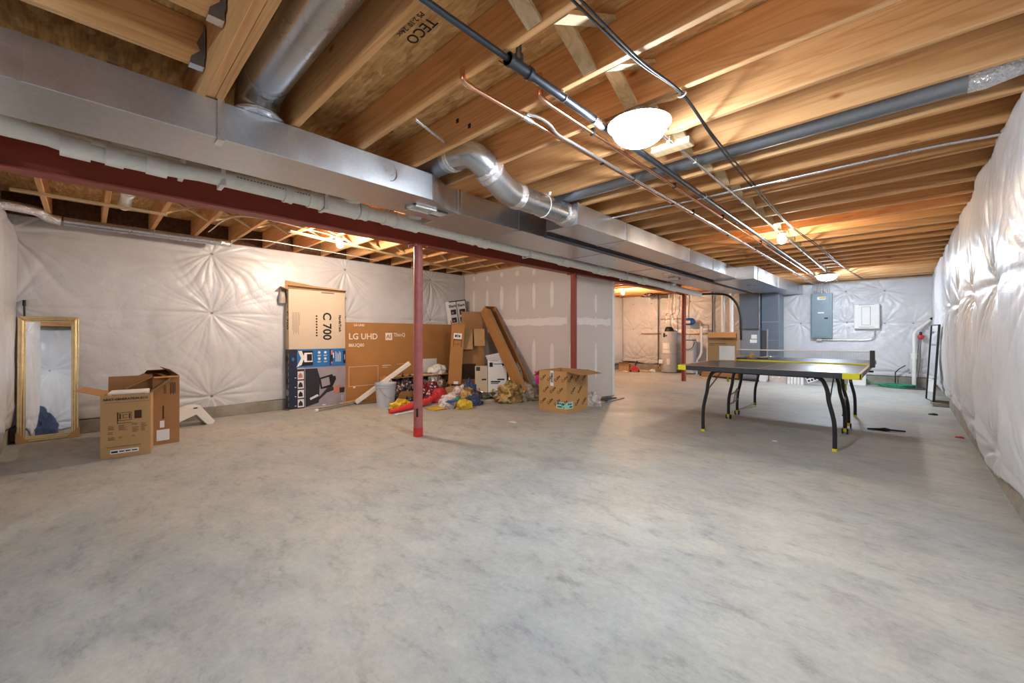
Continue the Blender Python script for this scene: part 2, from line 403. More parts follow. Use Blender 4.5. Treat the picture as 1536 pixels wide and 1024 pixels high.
def sheet(name, label, origin, uv, vv, nv, W, H, buttons, bulge=0.05, wr=0.016, seed=1, du=0.018, dv=0.018, R=0.55, hem=None, L=0.42, rowcrease=True, us=None, drape=0.0, top=0.0):
    """a padded plastic sheet pinned by buttons: pillows between them, folds that run out from each"""
    u = us if us is not None else np.linspace(0, W, int(W / du) + 1)
    v = np.linspace(0, 1, int(H / dv) + 1)
    Ug, Vn = np.meshgrid(u, v, indexing='ij')
    low = (vnoise(u * 1.7, u * 0 + 3, seed) * 0.05 + vnoise(u * 6, u * 0 + 9, seed) * 0.02) if hem is None else hem(u)
    Vg = low[:, None] + Vn * (H - low[:, None])
    D = np.full(Ug.shape, 9.0); fold = np.zeros(Ug.shape)
    rs = np.random.RandomState(seed + 5)
    for bu, bv in buttons:
        x = Ug - bu; y = Vg - bv
        r = np.hypot(x, y) + 1e-5
        D = np.minimum(D, r)
        th = np.arctan2(y, x) + vnoise(r * 3.1 + bu, r * 0 + bv, seed + 3) * 0.30
        n1, n2 = rs.randint(9, 13), rs.randint(19, 25)
        p1, p2 = rs.rand() * 6, rs.rand() * 6
        rid = np.abs(np.sin(th * n1 / 2 + p1)) ** 0.5 - 0.70 + 0.60 * (np.abs(np.sin(th * n2 / 2 + p2)) ** 0.5 - 0.70)
        ampn = 0.15 + 1.5 * np.clip(vnoise(np.cos(th) * 2.1 + bu + 20, np.sin(th) * 2.1 + bv + 20, seed + 8) + 0.5, 0, 1)
        fold += wr * np.exp(-r / L) * np.clip(r / 0.10, 0, 1) * rid * ampn
        if rowcrease:
            cx = np.exp(-(y / 0.022) ** 2) * np.clip(1 - np.abs(x) / 0.9, 0, 1)
            fold -= 0.010 * cx
        if drape:
            ww = np.exp(-(x / 0.30) ** 2) * (np.clip(-y / 0.25, 0, 1) * np.exp(np.clip(y, -9, 0) / 0.8) + 0.6 * np.clip(y / 0.25, 0, 1) * np.exp(-np.clip(y, 0, 9) / 0.4))
            fold += drape * ww * (np.abs(np.sin(x * 34 / (1 + 0.35 * np.abs(y)) + vnoise(y * 2 + bu, x * 1.5 + bv, seed + 6) * 4)) ** 0.7 - 0.6)
    t = np.clip(D / R, 0, 1); t = 1 - (1 - t) ** 2
    edge = np.clip(np.minimum(Vn, 1 - Vn + top) / 0.10, 0, 1) ** 0.6
    disp = bulge * (0.12 + 0.88 * t) * (0.35 + 0.65 * edge) + fold
    disp += (vnoise(Ug * 1.3, Vg * 1.6, seed + 11) * 0.026 + vnoise(Ug * 5 + 4, Vg * 2.2, seed + 12) * 0.004 + vnoise(Ug * 13 + Vg * 7, Vg * 4 - Ug * 5, seed + 13) * 0.003) * (0.3 + 0.7 * t)
    o, a, b, n = (np.array(q, float) for q in (origin, uv, vv, nv))
    P = o + Ug[..., None] * a + Vg[..., None] * b + disp[..., None] * n
    nu, nw = Ug.shape
    idx = np.arange(nu * nw).reshape(nu, nw)
    F = np.stack([idx[:-1, :-1], idx[1:, :-1], idx[1:, 1:], idx[:-1, 1:]], -1).reshape(-1, 4)
    if np.dot(np.cross(a, b), n) < 0: F = F[:, ::-1]
    root = thing(name, label, 'insulation blanket', tuple(o))
    me = bpy.data.meshes.new('plastic_cover')
    me.from_pydata((P.reshape(-1, 3) - o).tolist(), [], F.tolist())
    me.materials.append(M['poly'])
    me.polygons.foreach_set('use_smooth', [True] * len(me.polygons)); me.update()
    ob = bpy.data.objects.new('plastic_cover', me); COL.objects.link(ob); ob.parent = root
    md = ob.modifiers.new('solid', 'SOLIDIFY'); md.thickness = 0.003; md.offset = -1
    z = Vector(nv)
    for bu, bv in buttons:
        if 0 < bu < W and 0.03 < bv < H - 0.03:
            i = int(np.argmin(np.abs(u - bu))); j = int(np.argmin(np.abs(Vg[i] - bv)))
            c = Vector((P[i, j] - o).tolist())
            mb = MB(); mb.cyl(c - z * 0.004, c + z * 0.006, 0.022, 0.018, 14); mb.cyl(c + z * 0.006, c + z * 0.012, 0.006, 0.006, 8)
            mb.build('fastener', M['washer'], root)
    return root

# ------------------------------------------------------------------ camera
XL, XR, YB, YE = -6.72, 0.56, -0.60, 12.36     # inner faces of the concrete
XJ, YR = -3.3, -4.4                            # the room runs on behind the camera from XJ to the right wall
ZJ, ZS = 2.36, 2.586                           # joist bottom, underside of subfloor
cam = bpy.data.cameras.new('camera'); co = bpy.data.objects.new('camera', cam); COL.objects.link(co)
co.location = (0, 0, 1.10); co.rotation_euler = (PI / 2, 0, 0.76388)
cam.sensor_width = 36.0; cam.lens = 612.3 / 1536 * 36.0; cam.shift_y = -9.0 / 1536; cam.clip_start = 0.02
SC.camera = co

# ------------------------------------------------------------------ shell
def struct(name, mb, mat, parent=None, **kw):
    o = mb.build(name, mat, parent, **kw)
    if parent is None: o['kind'] = 'structure'
    return o
struct('floor', MB().box(XL - 0.2, XR + 0.2, YR - 0.2, YE + 0.2, -0.12, 0), M['floor'])
ceil = struct('ceiling', MB().box(XL - 0.2, XR + 0.2, YR - 0.2, YE + 0.2, ZS, ZS + 0.05), M['osb'])
struct('wall_left', MB().box(XL - 0.2, XL, YB - 0.2, YE + 0.2, 0, ZS), M['conc'])
struct('wall_right', MB().box(XR, XR + 0.2, YR - 0.2, YE + 0.2, 0, ZS), M['conc'])
struct('wall_rear', MB().box(XL, XJ, YB - 0.2, YB, 0, ZS), M['conc'])
struct('wall_alcove', MB().box(XJ - 0.2, XJ, YR, YB - 0.2, 0, ZS), M['dry'])
struct('wall_back', MB().box(XJ - 0.2, XR + 0.2, YR - 0.2, YR, 0, ZS), M['dry'])
struct('wall_end', MB().box(XL, XR, YE, YE + 0.2, 0, ZS), M['conc'])
struct('trim_1', MB().box(XL, -6.645, YB, 5.5, 0, 0.15), M['conc'], bevel=0.006)
struct('trim_2', MB().box(0.51, XR, YR, 9.1, 0, 0.17), M['conc'], bevel=0.006)
struct('trim_3', MB().box(XL, 0.51, 12.22, YE, 0, 0.20), M['conc'], bevel=0.006)
struct('trim_4', MB().box(0.33, XR, 9.1, YE - 0.14, 0, 0.055), M['conc'], bevel=0.006)
struct('trim_5', MB().box(XL, XJ, YB, -0.545, 0, 0.15), M['conc'], bevel=0.006)
# sill plates and the dark insulated rim above the walls
struct('trim_6', MB().box(XL, XL + 0.03, YB, YE, 2.32, ZJ), M['joist_y'])
struct('trim_7', MB().box(XL + 0.002, XL + 0.05, YB, YE, ZJ, ZS), M['insul'])
struct('trim_8', MB().box(XR - 0.04, XR, YR, YE, 2.32, ZJ), M['joist_y'])
struct('trim_9', MB().box(XL, XR, YE - 0.10, YE, 2.32, ZJ), M['joist_x'])

# the L of drywall that boxes in the stair
wp = struct('wall_partition', MB().box(XL + 0.02, -4.0, 5.5, 5.61, 0, 2.36), M['dry'])
wr_ = struct('wall_stair', MB().box(-4.0, -3.88, 5.50, 6.72, 0, 2.11), M['dry'])
struct('trim_10', MB().box(-4.005, -3.872, 6.72, 6.80, 0, 2.12), M['white'], bevel=0.004)
struct('trim_11', MB().box(-3.885, -3.868, 5.486, 5.515, 0, 2.11), M['white'], bevel=0.003)
mb = MB()
def mudstrip(mb, c, w, h, ax, seed):
    """a feathered smear of joint compound on a wall; ax is 'Y' for a wall facing -Y, 'X' for one facing +X"""
    r = random.Random(seed); n = 16; pts = []
    for k in range(n):
        a = 2 * PI * k / n
        q = abs(math.cos(a)) ** 0.8 * (1 if math.cos(a) > 0 else -1); s = math.sin(a)
        pts.append((q * w / 2 * (0.9 + 0.2 * r.random()), s * h / 2 * (0.9 + 0.2 * r.random())))
    if ax == 'Y': mb.prism([(c[0] + a, c[1], c[2] + b) for a, b in pts], (0, 0.0025, 0))
    else: mb.prism([(c[0], c[1] + a, c[2] + b) for a, b in pts], (-0.0025, 0, 0))
for i in range(7):
    x = -6.35 + i * 0.405
    for zc, h in ((1.80, 0.48), (2.25, 0.10), (0.70, 0.62), (0.2, 0.2)):
        mudstrip(mb, (x, 5.499, zc + rnd.uniform(-.03, .03)), rnd.uniform(0.07, 0.10), h, 'Y', i * 7 + int(zc * 10))
n = 40
up = [(-6.66 + 2.65 * k / n, 1.35 + 0.055 + rnd.uniform(-.012, .012)) for k in range(n + 1)]
dn = [(-6.66 + 2.65 * k / n, 1.26 + 0.02 + rnd.uniform(-.016, .012)) for k in range(n, -1, -1)]
mb.prism([(a, 5.4992, b) for a, b in up + dn], (0, 0.0025, 0))
mb.build('joint_compound', M['mud'], wp)
mb = MB()
for y in (6.15,):
    for zc, h in ((1.66, 0.34), (1.34, 0.2), (0.66, 0.6)):
        mudstrip(mb, (-3.879, y + 0.02, zc), 0.07, h, 'X', int(zc * 10))
up = [(5.52 + 1.15 * k / 16, 1.40 + rnd.uniform(-.012, .012)) for k in range(17)]
dn = [(5.52 + 1.15 * k / 16, 1.285 + rnd.uniform(-.014, .012)) for k in range(16, -1, -1)]
mb.prism([(-3.8792, a, b) for a, b in up + dn], (-0.0025, 0, 0))
mb.build('joint_compound', M['mud'], wr_)

# padded plastic over the walls
def hem_left(u): return 0.155 + vnoise(u * 2.3, u * 0 + 1, 4) * 0.03
bl = []
for y in (-0.55, 1.16, 2.97, 4.65):
    for z in (2.19, 1.40, 0.29): bl.append((y - YB, z))
sheet('insulation_blanket', 'white plastic insulation blanket behind the gold mirror and the flat television carton', (-6.67, YB, 0), (0, 1, 0), (0, 0, 1), (1, 0, 0), 6.09, 2.358, bl, 0.030, 0.026, 3, hem=hem_left, L=0.55, du=0.012, dv=0.012)
sheet('insulation_blanket', 'plastic insulation blanket on the far stretch of wall past the drywall stair wall', (-6.67, 5.64, 0), (0, 1, 0), (0, 0, 1), (1, 0, 0), 6.55, 2.33, [(0.8 + 1.3 * k, z) for k in range(5) for z in (2.1, 1.3, 0.3)], 0.03, 0.02, 55, hem=lambda u: 0.2 + 0 * u, du=0.05, dv=0.03)
br = []
for k in range(12):
    for z in (2.55, 1.46, 0.30): br.append((2.0 - 0.60 + (k - 1) * 1.22 + 0.05, z))
us = np.concatenate([np.linspace(0, 7.5, 370), np.linspace(7.52, 14.25, 300)])
def hem_right(u): return 0.155 + vnoise(u * 0.9, u * 0 + 2, 6) * 0.14 + vnoise(u * 5, u * 0 + 2, 8) * 0.02
sheet('insulation_blanket', 'shiny white plastic insulation blanket bulging along the nearest long wall', (0.505, -2.0, 0), (0, 1, 0), (0, 0, 1), (-1, 0, 0), 14.25, 2.36, br, 0.075, 0.050, 8, dv=0.020, R=0.6, hem=hem_right, L=0.34, us=us, drape=0.016, top=0.3)
be = [(x - XL, z) for x, z in ((-1.836, 1.397), (-1.836, 2.15), (-0.96, 2.125), (-0.95, 1.398), (-0.29, 1.37), (0.16, 1.36), (-0.29, 2.1), (-0.95, 0.3), (-1.83, 0.3), (0.1, 0.3))]
sheet('insulation_blanket', 'bright white plastic insulation blanket behind the grey breaker panel', (-2.3, 12.26, 0), (1, 0, 0), (0, 0, 1), (0, -1, 0), 2.75, 2.34, [(a + XL + 2.3, b) for a, b in be], 0.03, 0.026, 21, hem=lambda u: 0.21 + 0 * u, L=0.5)
be = [(x + 6.72, z) for x in (-6.3, -5.7, -4.5, -3.4) for z in (2.1, 1.30, 0.35)]
sheet('insulation_blanket', 'plastic insulation blanket lit orange behind the water heater', (XL, 12.26, 0), (1, 0, 0), (0, 0, 1), (0, -1, 0), 4.40, 2.34, be, 0.04, 0.030, 33, hem=lambda u: 0.24 + 0.03 * np.sin(u * 5), L=0.5)
bb = [(x - XL, z) for x in (-6.1, -4.9, -3.7) for z in (2.2, 1.38, 0.3)]
sheet('insulation_blanket', 'white plastic insulation blanket hanging in the corner beside the gold mirror', (XL, -0.57, 0), (1, 0, 0), (0, 0, 1), (0, 1, 0), 3.42, 2.33, bb, 0.075, 0.022, 41, hem=lambda u: 0.12 + 0.05 * np.sin(u * 4), L=0.5, dv=0.024, du=0.022)

# ------------------------------------------------------------------ joists and timber
def timber(mesh_from, name, label, cat, loc, group=None, color=None):
    o = bpy.data.objects.new(name, mesh_from); COL.objects.link(o); o.location = loc
    o.color = color or (1, 1, 1, 1)
    return tag(o, label, cat, group)
def jmesh(x0, x1, y0, y1, z0, z1, mat, name):
    o = MB().box(x0, x1, y0, y1, z0, z1).build(name, mat)
    bm = bmesh.new(); bm.from_mesh(o.data); bmesh.ops.bevel(bm, geom=bm.edges[:], offset=0.003, segments=1, affect='EDGES'); bm.to_mesh(bm_ := o.data); bm.free()
    me = o.data; bpy.data.objects.remove(o); return me
def shade():
    k = rnd.uniform(0.90, 1.06); w = rnd.uniform(-0.04, 0.04)
    return (k * (1 + w * 0.3), k, k * (1 - w), 1)
jm = jmesh(-3.86, XR, 0, 0.038, ZJ, ZS - 0.002, M['joist_x'], 'floor_joist')
for i in range(28):
    y = 0.857 + 0.411 * i
    if y > YE - 0.14: break
    timber(jm, 'floor_joist', f'wood floor joist running from red beam to shiny wall, {ORD[i]} beyond the triple girder', 'joist', (0, y, 0), 'floor joists of the main ceiling', shade())
NJ = i
jl = jmesh(XL + 0.02, -3.80, 0, 0.038, ZJ, ZS - 0.002, M['joist_x'], 'floor_joist')
yl = [-0.29 + 0.41 * k for k in range(31)]
for i, y in enumerate(yl):
    if y > YE - 0.14: break
    timber(jl, 'floor_joist', f'wood floor joist between mirror wall and red beam, {ORD[i]} from the gold mirror', 'joist', (0, y, 0), 'floor joists beyond the red beam', shade())
g = thing('built_up_girder', 'built-up wood girder of three planks side by side at top left', 'girder', (0, 0.395, ZJ))
for k in range(3):
    MB().box(-3.1, XR, k * 0.039, k * 0.039 + 0.038, -0.012 if k == 0 else 0.0, 0.224).build('plank', M['joist_x'], g, bevel=0.003).color = [(0.98, 0.96, 0.92, 1), (1.02, 0.98, 0.94, 1), (1.04, 1.02, 1, 1)][k]
jy = jmesh(0, 0.038, -4.38, 0.390, ZJ + 0.02, ZS - 0.002, M['joist_y'], 'floor_joist')
hangers = []
for i in range(7):
    x = -2.44 + 0.41 * i
    if i == 0: pass
    timber(jy, 'floor_joist', f'short wood joist hung from the triple girder, {ORD[i]} from the duct', 'joist', (x, 0, 0), 'short joists hung on the girder', (1.08, 1.10, 1.08, 1))
    h = thing('joist_hanger', f'galvanised hanger holding up the {ORD[i]} short joist from the duct', 'joist hanger', (x + 0.019, 0.39, ZJ + 0.015), group='joist hangers on the girder')
    MB().box(-0.024, 0.024, -0.055, 0.0, -0.003, 0.002).build('seat', M['steel'], h)
    for s in (-1, 1):
        MB().prism([(s * 0.022, 0, 0), (s * 0.022, -0.055, 0), (s * 0.022, -0.05, 0.03), (s * 0.022, -0.015, 0.07), (s * 0.022, -0.03, 0.10), (s * 0.022, 0, 0.18)], (s * 0.002, 0, 0)).box(s * 0.022 if s > 0 else -0.05, 0.05 if s > 0 else -0.022, -0.004, -0.001, 0.03, 0.18).build('side_flange', M['galv_dark'], h)
# cripple block hung above the near duct
t = thing('wood_block', 'short wood block in a hanger above the near end of the duct', 'wood block', (-3.02, 0.10, 2.38))
MB().box(-0.02, 0.02, -0.02, 0.02, 0, 0.205).build('block', M['pale_y'], t, bevel=0.002)
MB().box(-0.026, 0.026, -0.026, 0.026, 0.10, 0.15).build('strap', M['steel'], t)

# diagonal bridging
def bridge(mat, x, y0, y1, side, label, group, w=0.075, th=0.019):
    """side 0 rises away from camera, side 1 falls"""
    a = (0, y0, ZS - 0.03) if side else (0, y0, ZJ + 0.008)
    b = (0, y1, ZJ + 0.008) if side else (0, y1, ZS - 0.03)
    mb = MB(); mb.bar(a, b, w, th, (0, 0, 1))
    o = mb.build('bridging_strip', mat, None, (x, 0, 0), bevel=0.0015)
    o.color = shade()
    return tag(o, label, 'bridging strip', group)
for i in range(NJ - 1):
    y0 = 0.857 + 0.411 * i + 0.038; y1 = y0 + 0.373
    for s in (1, 0):
        bridge(M['pale_y'], -0.985 + s * -0.10, y0, y1, s, f'pale bridging strip {"falling" if s else "rising"} away in the {ORD[i]} main ceiling bay from the girder', 'bridging in the main ceiling')
for i in range(2, 14):
    y0 = yl[i] + 0.038; y1 = yl[i + 1]
    for s in (1, 0):
        bridge(M['pale_y'], -5.50 - s * 0.05, y0, y1, s, f'thin bridging strip {"falling" if s else "rising"} away over the clutter side, {ORD[i - 2]} bay from mirror', 'bridging beyond the red beam', 0.042, 0.019)
tag(MB().box(-5.535, -5.475, -0.45, 0.58, ZJ - 0.020, ZJ - 0.001).build('ribbon_board', M['pale_y'], bevel=0.002), 'pale ribbon board nailed under the joists above the gold mirror', 'ribbon board')
mb = MB(); mb.bar((-5.30, 1.68, ZJ - 0.012), (-6.25, 5.45, ZJ - 0.012), 0.07, 0.019)
tag(mb.build('ribbon_board', M['pale_y'], bevel=0.002), 'pale ribbon board slanting under the joists past the warm bulb', 'ribbon board')
tag(MB().box(-1.22, -0.97, 2.62, 2.71, ZJ - 0.042, ZJ - 0.003).build('wood_block', M['pale_y'], bevel=0.003), 'pale scrap block nailed under the joists just beyond the brightest light', 'wood block').color = (1, 1, 1, 1)

# black stamps on the subfloor
def stamp(lines, x, y, rot, size):
    xd = (math.cos(rot), math.sin(rot), 0); yd = (math.sin(rot), -math.cos(rot), 0)
    for k, (s, sc) in enumerate(lines):
        text('stamp', s, size * sc, M['ink'], ceil, (x - yd[0] * k * size * 0.95, y - yd[1] * k * size * 0.95, ZS - 0.001), xd, yd, 'CENTER')
stamp([('TECO', 1.3), ('PS 2-10  24oc', 0.6), ('23/32 SIZED', 0.5), ('EXPOSURE 1', 0.5)], -1.70, 1.13, PI, 0.062)
stamp([('SFI', 1.1), ('CERTIFIED', 0.55), ('SOURCING', 0.5), ('23/32', 0.5)], -1.55, 1.56, PI, 0.05)
stamp([('SFI', 0.9), ('23/32', 0.6)], -2.70, 1.53, PI, 0.05)

# ------------------------------------------------------------------ steel beam and posts
t = thing('steel_beam', 'long dark red steel I-beam carrying the joists', 'beam', (-3.88, 0, 2.095))
MB().box(-0.07, 0.07, YB + 0.02, 9.98, 0, 0.014).build('lower_flange', M['redbeam'], t, bevel=0.002)
MB().box(-0.006, 0.006, YB + 0.02, 9.98, 0.014, 0.215).build('web', M['redbeam'], t)
MB().box(-0.07, 0.07, YB + 0.02, 9.98, 0.215, 0.229).build('upper_flange', M['redbeam'], t, bevel=0.002)
MB().box(-0.07, 0.07, YB + 0.02, 9.98, 0.2295, 0.2645).build('nailer_plank', M['joist_y'], t)
for i, (y, lab) in enumerate(((2.515, 'red steel post with a lit pink tint painted in, in front of the scrap pile'), (5.438, 'dark red steel post at the corner of the drywall stair wall'), (10.0, 'dark red steel post beside the water heater'))):
    t = thing('steel_post', lab, 'post', (-3.83, y, 0), group='red steel posts')
    MB().cyl((0, 0, 0.09), (0, 0, 2.08), 0.050, seg=28).build('shaft', M['redpole_lit'] if i == 0 else M['redbeam'], t, smooth=True)  # first shaft takes a pinker red, the lamplight's cast painted into it
    MB().cyl((0, 0, 0), (0, 0, 0.10), 0.052, seg=28).build('foot', M['redfoot'] if i == 0 else M['redbeam'], t, smooth=True)
    MB().box(-0.075, 0.075, -0.085, 0.085, 2.08, 2.094).build('cap_plate', M['redbeam'], t)
    for sx in (-1, 1):
        MB().cyl((sx * 0.062, 0.07, 2.066), (sx * 0.062, 0.07, 2.08), 0.012, seg=6).cyl((sx * 0.062, -0.07, 2.066), (sx * 0.062, -0.07, 2.08), 0.012, seg=6).build('cap_bolt', M['steel'], t)
    if i == 0: MB().box(0.030, 0.046, -0.045, -0.030, 0.22, 0.31).build('tag', M['black'], t)

# ------------------------------------------------------------------ ducts
def ductbox(mb, pts_front, pts_back, z0, z1):
    """plan outline extruded between z0 and z1"""
    poly = [(x, y, z0) for x, y in pts_front] + [(x, y, z0) for x, y in reversed(pts_back)]
    mb.prism(poly, (0, 0, z1 - z0)); return mb
t = thing('supply_duct', 'long flat galvanised supply duct hung across the room under the joists', 'duct', (0, 0, 0))
ductbox(MB(), [(-2.635, YB + 0.1), (-2.635, 1.86)], [(-3.10, YB + 0.1), (-3.10, 1.86)], 2.150, 2.352).build('near_section', M['galv'], t, bevel=0.003)
ductbox(MB(), [(-2.635, 1.862), (-2.66, 1.93), (-2.74, 2.06), (-2.77, 2.20)], [(-3.10, 1.862), (-3.10, 2.20)], 2.150, 2.352).build('reducer', M['galv'], t, bevel=0.002)
ductbox(MB(), [(-2.77, 2.202), (-2.77, 11.2)], [(-3.30, 2.202), (-3.30, 11.2)], 2.150, 2.352).build('far_section', M['galv'], t, bevel=0.003)
def strap(y, xf, xb, z0=2.146, z1=2.36):
    return MB().box(xf, xf + 0.004, y - 0.016, y + 0.016, z0, z1).box(xb, xf + 0.004, y - 0.016, y + 0.016, z0 - 0.003, z0)
strap(0.50, -2.633, -2.72).build('hanger_strap', M['steel'], t)
for y in (2.21, 2.245): MB().box(-2.770, -2.755, y - 0.007, y + 0.007, 2.145, 2.358).build('drive_cleat', M['steel'], t)
for y in (3.0, 4.6, 6.2, 7.8):
    MB().box(-3.30, -2.765, y - 0.012, y + 0.012, 2.143, 2.152).box(-2.77, -2.763, y - 0.012, y + 0.012, 2.143, 2.355).build('drive_cleat', M['galv'], t)
MB().box(-3.10, -2.632, -0.20, -0.185, 2.147, 2.352).build('drive_cleat', M['galv'], t)
# stamped emboss low on the side
MB().tube([(-2.633, 1.50 + 0.05 * math.cos(a), 2.26 + 0.06 * math.sin(a)) for a in [k * PI / 8 - PI / 2 for k in range(9)]], 0.004, 6).build('emboss', M['galv'], t)
# supply registers on the underside
for i, (x, y, w, l, lab) in enumerate(((-2.87, 1.97, 0.13, 0.34, 'white louvred register under the near duct'), (-3.0, 7.4, 0.11, 0.30, 'white louvred register under the far end of the duct'))):
    r = thing('air_register', lab, 'register', (x, y, 2.150), group='ceiling registers')
    mb = MB(); mb.box(-w / 2, w / 2, -l / 2, -l / 2 + 0.025, -0.016, -0.001).box(-w / 2, w / 2, l / 2 - 0.12, l / 2, -0.016, -0.001).box(-w / 2, -w / 2 + 0.022, -l / 2, l / 2, -0.016, -0.001).box(w / 2 - 0.022, w / 2, -l / 2, l / 2, -0.016, -0.001)
    mb.build('frame', M['white'], r, bevel=0.002)
    mb = MB()
    for k in range(9): mb.box(-w / 2 + 0.02, w / 2 - 0.02, -l / 2 + 0.03 + k * 0.022, -l / 2 + 0.036 + k * 0.022, -0.009, -0.001)
    mb.build('louvre', M['pvc'], r)
t = thing('return_duct', 'narrow galvanised trunk duct starting at the round pipe\'s foil collar', 'duct', (0, 0, 0))
MB().box(-2.60, -2.22, 3.21, 8.26, 2.155, 2.352).build('trunk', M['galv'], t, bevel=0.003)
MB().box(-2.60, -1.92, 8.262, 10.2, 2.12, 2.352).build('offset_box', M['galv'], t, bevel=0.003)
ductbox(MB(), [(-1.92, 10.202), (-1.78, 12.2)], [(-2.60, 10.202), (-2.40, 12.2)], 2.12, 2.352).build('tapered_end', M['galv'], t, bevel=0.003)
for y in (3.215, 4.15, 6.0, 7.0, 8.255): MB().box(-2.222, -2.212, y - 0.011, y + 0.011, 2.150, 2.355).box(-2.60, -2.212, y - 0.011, y + 0.011, 2.147, 2.156).build('drive_cleat', M['steel'] if y in (4.15, 7.0) else M['galv'], t)
for y in (8.5, 10.2, 11.0): MB().box(-1.93, -1.905, y - 0.009, y + 0.009, 2.112, 2.355).build('drive_cleat', M['galv'], t)
# round branch pipes
t = thing('round_branch_pipe', 'fat round galvanised pipe rising from the flat duct between the nearest joists', 'duct', (-2.70, 0.69, 2.355))
MB().tube([(-0.02, 0, 0.0), (-0.015, 0, 0.07), (0.02, 0, 0.125), (0.09, 0, 0.150), (0.2, 0, 0.158)], 0.112, 28, smooth_n=5).build('boot_elbow', M['galv_pipe'], t, smooth=True)
MB().cyl((0.18, 0, 0.158), (3.1, 0, 0.158), 0.108, seg=32).build('pipe', M['galv_pipe'], t, smooth=True)
MB().lathe([(0.114, 0.0), (0.145, 0.001), (0.145, 0.004), (0.118, 0.02), (0.119, 0.03), (0.114, 0.035)], (-0.02, 0, 0.0), 30).build('collar', M['foil'], t, smooth=True)
MB().box(0.16, 0.175, -0.02, 0.03, 0.044, 0.049).build('pipe_seam_clip', M['galv_dark'], t)
t = thing('round_branch_pipe', 'galvanised pipe with two elbows running into a foil-taped box beside the main duct', 'duct', (0, 0, 0))
MB().cyl((-3.0, 1.905, 2.435), (-2.50, 1.905, 2.435), 0.088, seg=26).build('bay_pipe', M['galv_dark'], t, smooth=True)
MB().tube([(-2.50, 1.905, 2.435), (-2.36, 1.905, 2.43), (-2.27, 1.94, 2.415), (-2.235, 2.02, 2.37), (-2.235, 2.10, 2.325)], 0.098, 26, smooth_n=5).build('upper_elbow', M['galv_pipe'], t, smooth=True)
MB().tube([(-2.235, 2.10, 2.325), (-2.245, 2.18, 2.285), (-2.27, 2.30, 2.252), (-2.29, 2.43, 2.245)], 0.1, 26, smooth_n=5).build('lower_elbow', M['galv_pipe'], t, smooth=True)
MB().cyl((-2.288, 2.42, 2.245), (-2.325, 3.21, 2.25), 0.098, seg=28).build('pipe', M['galv_pipe'], t, smooth=True)
for p, q, rr in (((-2.46, 1.905, 2.435), (-2.40, 1.905, 2.432), 0.1), ((-2.235, 2.05, 2.35), (-2.237, 2.13, 2.308), 0.104), ((-2.285, 2.40, 2.246), (-2.292, 2.48, 2.246), 0.102), ((-2.32, 3.08, 2.249), (-2.325, 3.21, 2.25), 0.104)):
    MB().tube([Vector(p).lerp(Vector(q), k / 6) for k in range(7)], [rr + 0.004 * ((k * 7) % 3) for k in range(7)], 22).build('foil_tape', M['foil'], t, smooth=True)
mb = MB(); mb.tube([(-2.31 + 0.102 * math.sin(a), 2.80, 2.248 - 0.102 * math.cos(a)) for a in [k * PI / 10 - 0.2 for k in range(15)]] , 0.0045, 8); mb.cyl((-2.228, 2.80, 2.325), (-2.22, 2.80, 2.352), 0.012)
mb.build('hanger_strap', M['pvc'], t)
tag(MB().cyl((-3.4, 3.15, 2.435), (0.28, 3.15, 2.435), 0.076, seg=24).build('round_branch_pipe', M['galv_dark'], smooth=True), 'dull grey round pipe running in a joist bay toward the shiny wall', 'duct')
tag(MB().tube([(0.24, 3.15, 2.435), (0.30, 3.15, 2.435), (0.36, 3.15, 2.45), (0.47, 3.15, 2.47)], [0.080, 0.083, 0.085, 0.088], 22).build('duct_boot', M['foil'], smooth=True), 'foil-taped boot where the dull grey pipe meets the shiny wall', 'duct boot')
# round pipe along the left wall
t = thing('round_branch_pipe', 'thin round galvanised pipe along the top of the mirror wall', 'duct', (-6.34, 0, 2.295))
MB().cyl((0, -0.16, 0), (0, 1.28, 0), 0.043, seg=22).build('pipe', M['galv_pipe'], t, smooth=True)
MB().tube([(0, -0.18, 0), (0.01, -0.26, 0.01), (0.05, -0.33, 0.05), (0.10, -0.42, 0.055), (0.15, -0.58, 0.055)], 0.048, 20, smooth_n=4).build('elbow', M['foil'], t, smooth=True)
MB().lathe([(0.0, 0.0), (0.043, 0.0), (0.047, 0.01), (0.047, 0.10), (0.044, 0.11)], (0, 1.20, 0), 20, M=Matrix.Rotation(-PI / 2, 3, 'X')).build('end_cap', M['foil'], t, smooth=True)
MB().tube([(0.045 * math.cos(a), 0.55, 0.045 * math.sin(a)) for a in [k * PI / 8 for k in range(17)]], 0.004, 6).build('joint_ring', M['foil'], t)

# ------------------------------------------------------------------ pipes under the joists
def clamp(mb, p, r, d=(0, 1, 0)):
    p = Vector(p)
    mb.tube([p + Vector((r * math.cos(a), 0, r * math.sin(a))) for a in [k * PI / 8 for k in range(17)]], 0.0035, 6)
    mb.box(p.x - 0.003, p.x + 0.003, p.y - 0.006, p.y + 0.006, p.z + r, ZJ)
    return mb
t = thing('gas_pipe', 'dark iron gas pipe with a tee running under the main joists', 'pipe', (-1.26, 0, 2.322))
MB().cyl((0, -3.5, 0), (0, 1.34, 0), 0.0135, seg=16).build('thin_run', M['iron'], t, smooth=True)
MB().cyl((0, 1.36, 0), (-0.04, 11.9, 0), 0.021, seg=18).build('thick_run', M['iron'], t, smooth=True)
MB().cyl((0, 1.29, 0), (0, 1.44, 0), 0.026).cyl((0, 1.29, 0), (0, 1.305, 0), 0.030).cyl((0, 1.42, 0), (0, 1.44, 0), 0.030).cyl((0, 1.36, 0), (0, 1.36, 0.05), 0.022).build('tee', M['iron'], t, smooth=True)
MB().cyl((0, 1.36, 0.05), (0, 1.36, 0.26), 0.014).build('riser', M['iron'], t, smooth=True)
